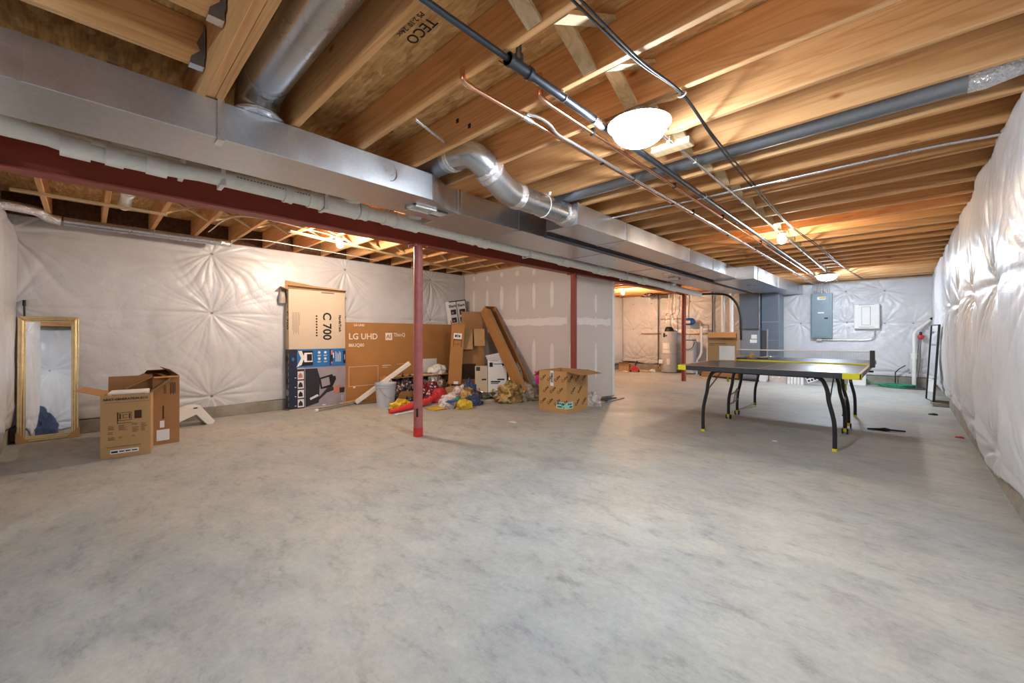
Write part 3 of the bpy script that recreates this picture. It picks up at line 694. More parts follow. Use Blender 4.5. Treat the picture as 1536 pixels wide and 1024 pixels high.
MB().cyl((-0.002, 1.98, 0), (-0.002, 2.08, 0), 0.027).build('coupling', M['steel'], t, smooth=True)
mb = MB()
for y in (1.70, 3.75, 5.80, 8.3): clamp(mb, (0, y, 0), 0.022); 
for v in range(len(mb.v)): mb.v[v] = (mb.v[v][0], mb.v[v][1], min(mb.v[v][2], 0.037))
mb.build('pipe_hook', M['steel'], t)
def supply(name, label, cat, pts, r, mat, clampys, x, z, clampmat='black', extra=None):
    t = thing(name, label, cat, (0, 0, 0))
    MB().tube(pts, r, 12, smooth_n=0).build('run', mat, t, smooth=True)
    for y in clampys:
        mb = MB(); mb.box(x(y) - r - 0.004, x(y) + r + 0.004, y - 0.008, y + 0.008, z - r - 0.005, ZJ - 0.0005)
        mb.build('pipe_clip', M[clampmat], t, bevel=0.004)
    return t
xa = lambda y: -1.545 - 0.0 * y
t = supply('copper_pipe', 'copper water pipe starting nearest the round elbow, under the joists', 'pipe', [(-1.545, 1.27, 2.40), (-1.545, 1.27, 2.36), (-1.545, 1.29, 2.335), (-1.545, 1.32, 2.33), (-1.545, 11.9, 2.33)], 0.0115, M['copper'], [2.54, 3.77, 5.41, 7.05], xa, 2.33)
MB().tube([(-1.545, 1.27, 2.39), (-1.545, 1.27, 2.352), (-1.545, 1.285, 2.336), (-1.545, 1.33, 2.33)], 0.015, 12, smooth_n=3).build('elbow', M['copper'], t, smooth=True)
MB().cyl((-1.545, 1.70, 2.33), (-1.545, 1.78, 2.33), 0.015).cyl((-1.545, 1.74, 2.33), (-1.545, 1.74, 2.37), 0.014).build('tee', M['steel'], t, smooth=True)
t = supply('copper_pipe', 'copper water pipe beside the dark gas pipe, rising through a joist', 'pipe', [(-1.36, 1.63, 2.46), (-1.36, 1.63, 2.36), (-1.36, 1.65, 2.335), (-1.36, 1.70, 2.33), (-1.37, 11.9, 2.33)], 0.0115, M['copper'], [2.13, 3.36, 4.60, 6.2, 8.0], lambda y: -1.36 - 0.001 * y, 2.33)
MB().tube([(-1.36, 1.63, 2.43), (-1.36, 1.63, 2.355), (-1.36, 1.65, 2.335), (-1.36, 1.71, 2.33)], 0.015, 12, smooth_n=3).build('elbow', M['copper'], t, smooth=True)
supply('steel_conduit', 'silver conduit snaking beside the copper pipe nearest the duct', 'conduit', catmull([(-1.53, 1.72, 2.35), (-1.50, 1.80, 2.345), (-1.49, 1.88, 2.33), (-1.515, 1.98, 2.322), (-1.515, 2.12, 2.322), (-1.515, 2.4, 2.322), (-1.515, 4, 2.322), (-1.515, 11.9, 2.322)], 5), 0.0095, M['steel'], [2.95, 4.2, 6.6], lambda y: -1.515, 2.322)
supply('steel_conduit', 'silver conduit joining the ceiling lights along the middle of the joists', 'conduit', [(-1.07, 2.30, 2.338), (-1.07, 5.7, 2.338), (-1.07, 11.9, 2.338)], 0.010, M['steel'], [2.55, 3.0, 4.2, 7.4, 9.0], lambda y: -1.07, 2.338, 'steel')
supply('steel_conduit', 'silver conduit crossing under the joists toward the shiny wall', 'conduit', catmull([(-2.5, 3.86, 2.345), (-1.6, 3.86, 2.345), (-0.5, 3.86, 2.345), (0.10, 3.86, 2.345), (0.40, 3.86, 2.33), (0.46, 3.86, 2.33)], 4), 0.011, M['steel'], [], lambda y: 0, 2.34, 'steel')
for k, dx in enumerate((0.0, 0.028)):
    pts = catmull([(-0.90 + dx, -3.0, 2.348), (-0.90 + dx, -0.3, 2.348), (-0.89 + dx * 0.9, 1.0, 2.346), (-0.87 + dx * 0.5, 1.7, 2.34), (-0.825 + dx * 0.2, 2.12, 2.346), (-0.86 + dx * 0.4, 2.7, 2.338), (-0.905 + dx, 3.5, 2.346), (-0.93 + dx * 0.5, 5.4, 2.344), (-0.86 + dx, 7.2, 2.34), (-0.80 + dx * 0.7, 9.3, 2.345), (-0.66 + dx, 11.8, 2.345)], 6)
    tag(MB().tube(pts, 0.0055, 8).build('black_cable', M['black'], smooth=True), ['thin black cable stapled under the joists, the one nearer the pipes', 'thin black cable stapled under the joists, the one nearer the shiny wall'][k], 'cable')
tag(MB().tube([(-0.825 + 0.022 * math.cos(a), 2.13, 2.346 + 0.013 * math.sin(a)) for a in [k * PI / 6 for k in range(13)]], 0.004, 6).build('cable_tie', M['pvc']), 'white tie holding two black cables under the joists', 'cable tie')
tag(MB().tube([(-2.10, 1.36, 2.39), (-2.18, 1.62, 2.375), (-2.24, 1.69, 2.40)], 0.008, 8).build('duct_rod', M['steel'], smooth=True), 'short silver rod between two near joists by the duct', 'rod')
# pipes along the joist face
for k, z in enumerate((2.50, 2.425)):
    t = thing('copper_pipe', ['upper', 'lower'][k] + ' dark copper pipe clipped along a joist face above the round elbow', 'pipe', (0, 1.688, z))
    MB().cyl((-2.6, 0, 0), (-1.50 + 0.2 * k, 0, 0), 0.0075, seg=10).build('run', M['copper'], t, smooth=True)
    for x in (-2.1 + 0.12 * k,): MB().box(x - 0.012, x + 0.012, -0.014, 0.01, -0.014, 0.014).build('pipe_clip', M['black'], t, bevel=0.003)
# the white drain along the beam
t = thing('drain_pipe', 'white PVC drain pipe with fittings hung along the red beam', 'pipe', (-3.47, 0, 0))
zc = lambda y: 2.222 - 0.0150 * y
MB().tube([(0, YB + 0.08, zc(YB)), (0, 10.02, zc(10.0))], 0.060, 24).build('run', M['pvcold'], t, smooth=True)
for y0, y1, rr in ((-0.02, 0.10, 0.070), (0.10, 0.30, 0.085), (0.30, 0.44, 0.07), (1.06, 1.12, 0.073), (1.24, 1.34, 0.070), (1.36, 1.64, 0.079), (1.66, 1.74, 0.073), (1.90, 2.00, 0.070), (2.02, 2.26, 0.076), (2.80, 3.0, 0.071), (3.1, 3.2, 0.075), (4.6, 4.8, 0.072), (5.5, 5.75, 0.076), (5.8, 5.9, 0.07), (7.0, 7.2, 0.075), (8.2, 8.6, 0.075)):
    MB().tube([(0, y0, zc(y0)), (0, y0 + 0.012, zc(y0)), (0, y0 + 0.013, zc(y0)), (0, y1 - 0.013, zc(y1)), (0, y1 - 0.012, zc(y1)), (0, y1, zc(y1))], [rr, rr, rr - 0.004, rr - 0.004, rr, rr], 24).build('fitting', M['pvcold'], t, smooth=True)
for y, dx in ((1.50, 0.06), (2.12, 0.06), (2.9, 0.06), (5.62, 0.05), (8.3, 0.05)):
    MB().tube([(0.01, y, zc(y) + 0.02), (dx * 0.6, y + 0.06, zc(y) + 0.06), (dx, y + 0.14, zc(y) + 0.09)], 0.045, 18, smooth_n=3).build('wye_branch', M['pvcold'], t, smooth=True)
MB().tube([(0.05, -0.15, zc(0) - 0.01), (0.06, 0.10, zc(0) - 0.025), (0.05, 0.32, zc(0) - 0.030), (0.02, 0.62, zc(0) - 0.01)], [0.045, 0.055, 0.055, 0.05], 20, smooth_n=4).build('wye_branch', M['pvcold'], t, smooth=True)
MB().tube([(0.065, -0.34, zc(0) + 0.02), (0.070, -0.05, zc(0) - 0.05), (0.070, 0.20, zc(0) - 0.06), (0.065, 0.40, zc(0) - 0.05), (0.02, 0.72, zc(0.7))], 0.047, 20, smooth_n=4).build('side_branch', M['pvcold'], t, smooth=True)
for y0, y1 in ((-0.10, 0.02), (0.08, 0.16), (0.26, 0.36)): MB().cyl((0.070, y0, zc(0) - 0.055), (0.070, y1, zc(0) - 0.058), 0.060, seg=22).build('coupling', M['pvcold'], t, smooth=True)
for y in (0.44, 0.66, 1.36, 3.9, 6.4):
    MB().box(-0.070, 0.070, y - 0.013, y + 0.013, zc(y) - 0.072, zc(y) - 0.066).box(0.066, 0.072, y - 0.013, y + 0.013, zc(y) - 0.07, 2.359).box(-0.072, -0.066, y - 0.013, y + 0.013, zc(y) - 0.07, 2.359).build('pipe_hanger', M['pvc'], t)
mb = MB()
for k in range(26): mb.bar((0.0595, 0.74 + k * 0.021, zc(0.74 + k * 0.021) + 0.012), (0.0595, 0.752 + k * 0.021, zc(0.752 + k * 0.021) + 0.012), 0.001, 0.008)
mb.build('print', M['inkgrey'], t)
t = thing('drain_pipe', 'short white PVC pipe between the joists above the gold mirror', 'pipe', (-5.0, 0.27, 2.42))
MB().cyl((1.0, 0, 0), (-0.75, 0, 0), 0.045, seg=20).build('run', M['pvcold'], t, smooth=True)
for x in (-0.2, -0.7): MB().cyl((x, 0, 0), (x + 0.09, 0, 0), 0.055, seg=20).build('coupling', M['pvcold'], t, smooth=True)
tag(MB().tube(catmull([(-2.68, 3.3, 2.135), (-2.68, 6.0, 2.130), (-2.68, 9, 2.130), (-2.66, 11.25, 2.125)], 4), 0.022, 12).build('gas_pipe', M['graph'], smooth=True), 'dark pipe standing in for the shade of the gap between two flat ducts', 'pipe')  # added dark tube gives the gap between the ducts its shade
# wiring on the left ceiling
for nm, lab, pts, rr in (('white_cable', 'white cable looping under the joists toward the warm bulb', [(-6.2, 1.05, 2.38), (-5.2, 1.06, 2.353), (-4.95, 1.3, 2.35), (-5.05, 1.75, 2.35), (-5.12, 2.05, 2.35), (-5.14, 2.2, 2.33)], 0.006),
                        ('white_cable', 'white cable sagging along the top of the mirror wall', [(-6.55, 1.36, 2.33), (-6.30, 1.34, 2.352), (-6.0, 1.6, 2.335), (-6.1, 2.2, 2.34), (-6.2, 2.9, 2.34), (-6.35, 3.4, 2.35)], 0.006),
                        ('white_cable', 'white cable curling around the warm bulb box', [(-4.95, 1.75, 2.37), (-4.86, 1.90, 2.35), (-4.95, 2.02, 2.34), (-5.06, 2.14, 2.345)], 0.006)):
    tag(MB().tube(pts, rr, 8, smooth_n=6).build(nm, M['wirew'], smooth=True), lab, 'cable')

# ------------------------------------------------------------------ lights
def bulb(label, x, y, z, mat, r=0.035, box=True):
    t = thing('light_fixture', label, 'light fixture', (x, y, ZJ), group='bare ceiling lights')
    MB().lathe([(0.052, 0.0), (0.052, -0.028), (0.046, -0.032), (0.0, -0.032)], (0, 0, 0), 20).build('junction_box', M['steel'], t, smooth=True)
    MB().lathe([(0.056, -0.032), (0.054, -0.042), (0.032, -0.052), (0.028, -0.075), (0.0, -0.075)], (0, 0, 0), 24).build('lamp_holder', M['ceramic'], t, smooth=True)
    zz = z - ZJ
    MB().lathe([(0.0, -r * 1.0 + zz), (r * 0.5, -r * 0.88 + zz), (r * 0.87, -r * 0.5 + zz), (r, zz), (r * 0.87, r * 0.6 + zz), (r * 0.55, r * 1.2 + zz), (0.013, r * 1.7 + zz)], (0, 0, 0), 20).build('bulb', mat, t, smooth=True)
    return t
def led(label, x, y, rx, ry, z0, z1, mat):
    """a wide lamp: opaque finned housing on top, glowing dome below"""
    t = thing('light_fixture', label, 'light fixture', (x, y, ZJ), group='bare ceiling lights')
    MB().lathe([(0.055, -0.001), (0.055, -0.030), (0.0, -0.030)], (0, 0, 0), 20).build('junction_box', M['steel'], t, smooth=True)
    a0, a1 = z0 - ZJ, z1 - ZJ
    zm = a0 + (a1 - a0) * 0.60
    h = zm - a0
    prof = [(0.0, a0)] + [(rx * math.sin(k * PI / 20), zm - h * math.cos(k * PI / 20)) for k in range(1, 11)] + [(rx * 0.99, zm + (a1 - zm) * 0.29)]
    MB().lathe(prof, (0, 0, 0), 32).build('diffuser', mat, t, smooth=True)
    mb = MB(); mb.lathe([(rx + 0.028, zm + (a1 - zm) * 0.30), (rx + 0.028, zm + (a1 - zm) * 0.36), (rx * 0.86, zm + (a1 - zm) * 0.6 + 0.001), (rx * 0.80, a1 - 0.012), (0.05, a1), (0.045, -0.029)], (0, 0, 0), 24)
    for k in range(18):
        a = 2 * PI * k / 18; c, s_ = math.cos(a), math.sin(a)
        mb.bar((0.05 * c, 0.05 * s_, a1 + 0.004), (rx * 0.8 * c, rx * 0.8 * s_, a1 - 0.008), 0.003, 0.02)
    mb.build('heat_sink', M['washer'], t)
    return t
led('brilliant white ceiling light nearest the camera, under the main joists', -1.072, 2.15, 0.145, 0.145, 2.165, 2.325, M['fluor'])
led('brilliant white ceiling light above the grey breaker panel', -1.08, 10.05, 0.16, 0.16, 2.17, 2.315, M['fluor2'])
bulb('bare bulb hanging over the ping pong table', -1.055, 5.81, 2.25, M['warm2'], 0.045)
bulb('warm bare bulb above the tall cream and blue carton', -5.157, 2.23, 2.25, M['warm'], 0.04)
bulb('warm bare bulb past the drywall stair wall', -5.5, 10.1, 2.25, M['warm3'], 0.04)
led('added white fill light in the alcove behind the camera', -1.07, -1.55, 0.135, 0.135, 2.165, 2.315, M['fluor_fill'])  # added lamp, fills the foreground with light from behind the camera

# ------------------------------------------------------------------ helpers for the things on the floor
from mathutils import noise as mn
def flap_mesh(a, b, out, length, ang, th=0.004):
    """a flap hinged along a-b; ang 0 stands up, 90 sticks straight out, 180 hangs down"""
    a, b, out = Vector(a), Vector(b), Vector(out)
    d = out * math.sin(math.radians(ang)) + Vector((0, 0, 1)) * math.cos(math.radians(ang))
    n = d.cross((b - a).normalized()).normalized() * th
    ins = (b - a).normalized() * 0.004
    return MB().prism([a + ins, b - ins, b - ins * 2 + d * length, a + ins * 2 + d * length], n)
def carton(name, label, loc, rotz, lx, ly, h, mat, flaps=None, closed=False, cat='box', rot=None, tape=True):
    t = thing(name, label, cat, loc, rot or (0, 0, rotz))
    x, y, e = lx / 2, ly / 2, 0.005
    mb = MB()
    if closed:
        mb.box(-x, x, -y, y, 0, h); mb.build('body', mat, t, bevel=0.004)
        if tape:
            MB().box(-0.025, 0.025, -y - 0.0006, y + 0.0006, h * 0.93, h + 0.0008).build('tape', M['tape'], t)
    else:
        mb.box(-x, x, -y, -y + e, 0, h).box(-x, x, y - e, y, 0, h).box(-x, -x + e, -y + e, y - e, 0, h).box(x - e, x, -y + e, y - e, 0, h).box(-x + e, x - e, -y + e, y - e, 0.002, 0.006)
        mb.build('body', mat, t)
    sides = {'+x': ((x, -y, h), (x, y, h), (1, 0, 0)), '-x': ((-x, -y, h), (-x, y, h), (-1, 0, 0)), '+y': ((-x, y, h), (x, y, h), (0, 1, 0)), '-y': ((-x, -y, h), (x, -y, h), (0, -1, 0))}
    for s, (ln, an) in (flaps or {}).items():
        flap_mesh(*sides[s], ln, an).build('flap', M['card_in'] if mat in (M['card'], M['card_d'], M['card_y']) else mat, t)
    return t
def bagmesh(rx, ry, rz, seed, cr=0.28, sub=5, k=2.2, flat=True):
    bm = bmesh.new(); bmesh.ops.create_icosphere(bm, subdivisions=sub, radius=1.0)
    off = Vector((seed * 3.7, seed * 1.3, seed * 2.1))
    for v in bm.verts:
        p = v.co.copy()
        n = mn.noise(p * k + off) * cr + (0.35 - abs(mn.noise(p * k * 1.9 + off))) * cr * 1.1 + (0.3 - abs(mn.noise(p * k * 4.3 + off))) * cr * 0.55 + mn.noise(p * k * 9 + off) * cr * 0.16
        q = p * (1 + n)
        v.co = (q.x * rx, q.y * ry, max(q.z * rz, -rz * 0.35) if flat else q.z * rz)
    if flat:
        for v in bm.verts: v.co.z += rz * 0.35
    me = bpy.data.meshes.new('bag'); bm.to_mesh(me); bm.free()
    me.polygons.foreach_set('use_smooth', [True] * len(me.polygons))
    return me
def bag(name, label, cat, loc, r, mat, seed, rz=0, cr=0.28, k=2.2, sub=5, parent=None):
    me = bagmesh(*r, seed, cr, sub, k); me.name = name; me.materials.append(mat)
    o = bpy.data.objects.new(name, me); COL.objects.link(o); o.location = loc; o.rotation_euler = (0, 0, rz)
    if parent is not None: o.parent = parent; return o
    return tag(o, label, cat)
def rects(mb, x, items, mi=0, th=0.0012):
    """thin prints on a plane facing +x at x: (y0, y1, z0, z1)"""
    for y0, y1, z0, z1 in items: mb.box(x, x + th, y0, y1, z0, z1, mi)
    return mb
UPX, UPZ = (0, 1, 0), (0, 0, 1)

# ------------------------------------------------------------------ gold mirror
t = thing('standing_mirror', 'tall gold-framed mirror leaning against the plastic-covered wall', 'mirror', (-6.50, -0.27, 0.004), (0, math.radians(-4.6), 0))
H, Wm = 1.30, 0.435
def frame_ring(o0, o1, x0, x1):
    mb = MB()
    y0, y1 = -Wm / 2, Wm / 2
    mb.prism([(x0, y0 + o0, o0), (x0, y1 - o0, o0), (x0, y1 - o1, o1), (x0, y0 + o1, o1)], (x1 - x0, 0, 0))
    mb.prism([(x0, y0 + o0, H - o0), (x0, y1 - o0, H - o0), (x0, y1 - o1, H - o1), (x0, y0 + o1, H - o1)], (x1 - x0, 0, 0))
    mb.prism([(x0, y0 + o0, o0), (x0, y0 + o0, H - o0), (x0, y0 + o1, H - o1), (x0, y0 + o1, o1)], (x1 - x0, 0, 0))
    mb.prism([(x0, y1 - o0, o0), (x0, y1 - o0, H - o0), (x0, y1 - o1, H - o1), (x0, y1 - o1, o1)], (x1 - x0, 0, 0))
    return mb
frame_ring(0.0, 0.022, -0.012, 0.012).build('frame', M['gold'], t, bevel=0.004)
frame_ring(0.018, 0.042, -0.010, 0.024).build('frame_moulding', M['gold'], t, bevel=0.007)
frame_ring(0.040, 0.058, -0.010, 0.008).build('inner_lip', M['gold'], t, bevel=0.003)
MB().box(-0.010, 0.002, -Wm / 2 + 0.05, Wm / 2 - 0.05, 0.05, H - 0.05).build('glass', M['mirror'], t)
MB().box(-0.02, -0.0125, -Wm / 2 + 0.005, Wm / 2 - 0.005, 0.005, H - 0.005).build('backing', M['card_d'], t)
for s in (-1, 1):
    MB().prism([(0.0255, s * (Wm / 2 + 0.006), -0.003), (0.0255, s * (Wm / 2 - 0.085), -0.003), (0.0255, s * (Wm / 2 - 0.05), 0.045), (0.0255, s * (Wm / 2 + 0.006), 0.11)], (0.004, 0, 0)).box(-0.02, 0.029, s * (Wm / 2 + 0.001) if s > 0 else -Wm / 2 - 0.006, Wm / 2 + 0.006 if s > 0 else -Wm / 2 - 0.001, -0.003, 0.10).build('corner_guard', M['card'], t)
mb = MB(); mb.tube([(0.02, 0, 0), (-0.075, -0.02, 1.44)], 0.008, 8).cyl((-0.075, -0.02, 1.41), (-0.079, -0.021, 1.47), 0.013)
tag(mb.build('black_rod', M['black'], None, (-6.555, -0.425, 0), smooth=True), 'thin black rod standing behind the gold mirror', 'rod')

# ------------------------------------------------------------------ cartons by the mirror
t = carton('open_carton', 'open carton with a small black line drawing on its front, right of the mirror', (-5.30, 0.282, 0), math.radians(-8.0), 0.41, 0.335, 0.565, M['card'], {'-y': (0.17, 72), '+y': (0.17, 50), '-x': (0.14, -8)})
X = 0.205
text('lettering', 'NEXT-GENERATION ECO', 0.026, M['ink'], t, (X, 0.0, 0.525), UPX, UPZ, 'CENTER', 0.0009)
mb = MB(); r = random.Random(3)
rects(mb, X, [(-0.14, 0.155, 0.495, 0.497), (-0.13, 0.10, 0.098, 0.101), (0.055, 0.105, 0.34, 0.415)])
rects(mb, X, [(-0.055, 0.035, 0.40, 0.404), (-0.055, 0.035, 0.33, 0.334), (-0.055, -0.051, 0.33, 0.404), (0.031, 0.035, 0.33, 0.404), (-0.045, -0.035, 0.345, 0.392), (0.018, 0.026, 0.345, 0.392), (-0.02, 0.01, 0.352, 0.356), (-0.02, 0.01, 0.38, 0.384), (-0.022, -0.018, 0.352, 0.384), (-0.06, -0.055, 0.31, 0.41), (-0.06, 0.04, 0.306, 0.310)])
for y0, z0, n, wd in ((-0.12, 0.29, 5, 0.05), (-0.05, 0.29, 6, 0.06), (0.04, 0.30, 3, 0.04), (0.10, 0.295, 5, 0.045), (0.04, 0.265, 6, 0.05), (0.10, 0.25, 4, 0.03), (-0.12, 0.235, 3, 0.035), (-0.12, 0.19, 4, 0.05), (-0.05, 0.185, 2, 0.03), (0.04, 0.19, 2, 0.03)):
    for k in range(n): rects(mb, X, [(y0, y0 + wd * r.uniform(0.6, 1), z0 - k * 0.0085 - 0.0025, z0 - k * 0.0085)])
mb.build('printing', M['inkb'], t)
MB().box(X, X + 0.0012, -0.105, 0.085, 0.038, 0.073).build('shipping_label', M['label'], t)
MB().box(X + 0.0012, X + 0.0018, -0.098, -0.055, 0.046, 0.062).build('label_block', M['ink'], t)
MB().box(X + 0.0012, X + 0.0018, -0.045, -0.012, 0.050, 0.060).box(X + 0.0012, X + 0.0018, -0.005, 0.030, 0.050, 0.060).box(X + 0.0012, X + 0.0018, 0.038, 0.075, 0.050, 0.060).build('label_block', M['ink'], t)
tt = thing('foam_tray', 'white foam slab poking out of the open carton by the mirror', 'foam packing', (-5.255, 0.285, 0.47), (0, 0, math.radians(-8)))
MB().box(-0.13, 0.13, -0.135, 0.135, -0.46, 0.112).build('slab', M['styro'], tt, bevel=0.006)
MB().box(0.1305, 0.132, -0.105, 0.12, 0.083, 0.095).build('slot', M['black'], tt)
t = carton('open_carton', 'tall narrow open carton behind and right of the printed one', (-5.705, 0.555, 0), math.radians(2), 0.60, 0.21, 0.685, M['card_d'], {'-y': (0.22, 118), '+x': (0.06, 100), '+y': (0.10, -50), '-x': (0.16, -75)})
X = 0.30
mb = MB(); rects(mb, X, [(0.03 + k * 0.012, 0.036 + k * 0.012, 0.50 + 0.01 * (k % 2), 0.62) for k in range(4)]); rects(mb, X, [(-0.02 + k * 0.008, -0.017 + k * 0.008, 0.51, 0.60) for k in range(3)]); rects(mb, X, [(-0.03, -0.018, 0.26, 0.39)])
mb.build('printing', M['inkb'], t)
MB().box(X, X + 0.001, -0.05, -0.015, 0.17, 0.24).build('sticker', M['label'], t); MB().box(X, X + 0.001, -0.075, 0.025, 0.04, 0.15).build('sticker', M['label'], t)
MB().box(-0.30, 0.301, -0.02, 0.02, 0.684, 0.687).build('tape', M['tape'], t)
# white foam wedge
t = thing('foam_corner', 'white foam corner block lying on the floor right of the tall narrow carton', 'foam packing', (-6.32, 0.93, 0), (0, 0, math.radians(8)))
MB().prism([(0.13, a, b) for a, b in ((-0.42, 0.03), (-0.42, 0.14), (-0.06, 0.245), (0.02, 0.245), (0.17, 0.035), (0.15, 0.0), (0.09, 0.0), (-0.02, 0.14), (-0.16, 0.085), (-0.36, 0.0), (-0.40, 0.0))], (-0.20, 0, 0)).build('block', M['styro'], t, bevel=0.006)
MB().box(0.131, 0.134, -0.05, -0.01, 0.215, 0.228).build('slot', M['black'], t)

# ------------------------------------------------------------------ cream and blue exercise machine carton
t = thing('tall_carton', 'tall cream and blue exercise bike carton left of the flat television carton', 'box', (-6.50, 2.455, 0), (0, math.radians(-1.2), math.radians(-2.5)))
D, Wd, Hh = 0.17, 0.82, 1.79
x = D / 2; y = Wd / 2
MB().box(-x, x, -y, y, 0, Hh).build('body', M['card_cream'], t, bevel=0.005)
# torn open top
mb = MB()
mb.prism([(x, -y, Hh - 0.01), (x, y, Hh - 0.02), (x + 0.03, y + 0.01, Hh + 0.02), (x + 0.02, 0.1, Hh + 0.045), (x + 0.035, -y, Hh + 0.03)], (-0.006, 0, 0.004))
mb.prism([(-x, -y, Hh), (-x, y, Hh), (-x + 0.05, y * 0.6, Hh + 0.05), (-x + 0.03, 0, Hh + 0.075), (-x + 0.03, -y, Hh + 0.13)], (0.006, 0, 0))
mb.prism([(x, -y, Hh - 0.02), (-x, -y, Hh - 0.02), (-x, -y - 0.06, Hh + 0.04), (x, -y - 0.10, Hh + 0.01)], (0, 0, 0.006))
mb.build('flap', M['card'], t)
mb = MB(); mb.prism([(x + 0.031, -y - 0.02, Hh + 0.02), (x + 0.031, y, Hh + 0.0), (x + 0.031, y, Hh + 0.012), (x + 0.031, -y - 0.02, Hh + 0.038)], (0.003, 0, 0)); mb.build('torn_edge', M['inkb'], t)
bag('film_scrap', '', '', (-x + 0.05, -y - 0.05, Hh - 0.22), (0.03, 0.05, 0.15), M['clearbag'], 5, parent=t, sub=3)
text('lettering', 'C 700', 0.172, M['ink'], t, (x, 0.125, 1.455), (0, 0, -1), (0, 1, 0), 'LEFT', 0.004)
mb = MB()
for k in range(8): mb.box(x, x + 0.001, -0.035, -0.012, 1.38 - k * 0.042, 1.405 - k * 0.042)
mb.build('printing', M['inkb'], t)
text('lettering', 'NordicTrack', 0.05, M['ink'], t, (x, 0.325, 1.42), (0, 0, -1), (0, 1, 0), 'LEFT', 0.002)
MB().box(x, x + 0.001, 0.05, 0.24, Hh - 0.04, Hh - 0.028).build('printing', M['inkb'], t)
text('lettering', 'C 700', 0.11, M['ink'], t, (0.03, -y, 1.46), (0, 0, -1), (1, 0, 0), 'LEFT', 0.003)
text('lettering', 'NordicTrack', 0.035, M['inkb'], t, (0.045, -y, 1.68), (0, 0, -1), (1, 0, 0), 'LEFT')
mb = MB(); mb.box(-0.05, -0.02, -y - 0.001, -y, 1.64, 1.72); mb.box(0.05, 0.058, -y - 0.001, -y, 1.66, 1.70)
r = random.Random(5)
for k in range(14): rects(mb, x, [(-0.36 + (k % 7) * 0.016, -0.357 + (k % 7) * 0.016, 1.30 - 0.2 * r.random(), 1.44)])
mb.build('printing', M['inkb'], t)
# lower half artwork: blue band over a dark gym photograph
mb = MB()
mats = [M['blue'], M['navy'], M['white_p'], M['ink'], M['photo_g'], M['photo_d'], M['skin_p']]
x1 = x
def art(items, mi, lift=0.0):
    for q in items:
        if len(q) == 4: mb.box(x1, x1 + 0.001 + lift, *q, mi)
def poly(pts, mi, lift):
    mb.prism([(x1 + lift, a, b) for a, b in pts], (0.0006, 0, 0), mi)
art([(-y, y, 0.62, 0.895)], 0)
art([(-y, -0.30, 0.02, 0.895), (-0.30, -0.20, 0.02, 0.60), (0.37, y, 0.66, 0.86)], 1, 0.0004)
art([(-0.20, y, 0.02, 0.62)], 4, 0.0004)
poly([(-0.31, 0.875), (-0.08, 0.87), (-0.08, 0.65), (-0.31, 0.64), (-0.20, 0.76)], 3, 0.0016)
poly([(-0.29, 0.87), (-0.235, 0.87), (-0.20, 0.77), (-0.24, 0.66), (-0.31, 0.63), (-0.245, 0.76)], 2, 0.0022)
poly([(-0.20, 0.84), (-0.09, 0.84), (-0.085, 0.70), (-0.20, 0.70), (-0.215, 0.77)], 2, 0.0022)
poly([(-0.165, 0.82), (-0.095, 0.82), (-0.095, 0.72), (-0.165, 0.72)], 3, 0.0028)
for yy in (0.01, 0.10):
    for zz in (0.84, 0.745): poly([(yy + 0.02 * math.cos(a), zz + 0.02 * math.sin(a)) for a in [k * PI / 5 for k in range(10)]], 2, 0.0016); art([(yy - 0.025, yy + 0.03, zz - 0.045, zz - 0.039), (yy - 0.025, yy + 0.02, zz - 0.056, zz - 0.051)], 2, 0.001)
art([(0.165, 0.19, 0.64, 0.88), (0.19, 0.215, 0.70, 0.80)], 1, 0.001); art([(0.185, 0.21, 0.80, 0.87), (0.185, 0.205, 0.66, 0.69)], 6, 0.0016); art([(0.215, 0.23, 0.75, 0.83)], 2, 0.0016)
for k in range(5): art([(0.255 + k * 0.018, 0.262 + k * 0.018, 0.69, 0.85 - 0.02 * (k % 3))], 2, 0.001)
art([(0.39, 0.398, 0.72, 0.80)], 2, 0.001)
poly([(-0.355 + 0.02 * math.cos(a), 0.75 + 0.028 * math.sin(a)) for a in [k * PI / 5 for k in range(10)]], 0, 0.0016)
for k in range(4):
    z0 = 0.45 - k * 0.137
    art([(-0.295, -0.21, z0, z0 + 0.118)], 2, 0.001)
    poly([(-0.285, z0 + 0.02), (-0.225, z0 + 0.02), (-0.23, z0 + 0.07), (-0.26, z0 + 0.10), (-0.285, z0 + 0.06)], [6, 5, 3, 5][k], 0.002)
    art([(-0.335, -0.315, z0 + 0.02, z0 + 0.03)], 2, 0.001)
# the bike and its rider
poly([(-0.19, 0.60), (-0.02, 0.60), (0.02, 0.45), (0.0, 0.08), (-0.19, 0.03)], 5, 0.0016)
poly([(0.00, 0.45), (0.20, 0.50), (0.25, 0.40), (0.20, 0.30), (0.03, 0.28)], 3, 0.0022); poly([(0.03, 0.43), (0.15, 0.46), (0.17, 0.34), (0.05, 0.31)], 4, 0.0028)
poly([(0.16, 0.46), (0.25, 0.47), (0.26, 0.41), (0.18, 0.39)], 3, 0.003)
poly([(-0.10, 0.10), (0.02, 0.18), (0.13, 0.30), (0.24, 0.30), (0.23, 0.25), (0.12, 0.22), (-0.02, 0.10)], 5, 0.0034)
poly([(0.22, 0.32), (0.33, 0.31), (0.40, 0.28), (0.40, 0.22), (0.30, 0.19), (0.22, 0.21)], 6, 0.0038); poly([(0.31, 0.28), (0.39, 0.28), (0.385, 0.20), (0.31, 0.20)], 5, 0.0042)
poly([(-0.13, 0.16), (-0.02, 0.21), (0.0, 0.18), (-0.12, 0.13)], 2, 0.004)
art([(0.05, 0.10, 0.03, 0.045), (0.34, 0.345, 0.08, 0.16), (0.36, 0.365, 0.06, 0.16)], 2, 0.001)
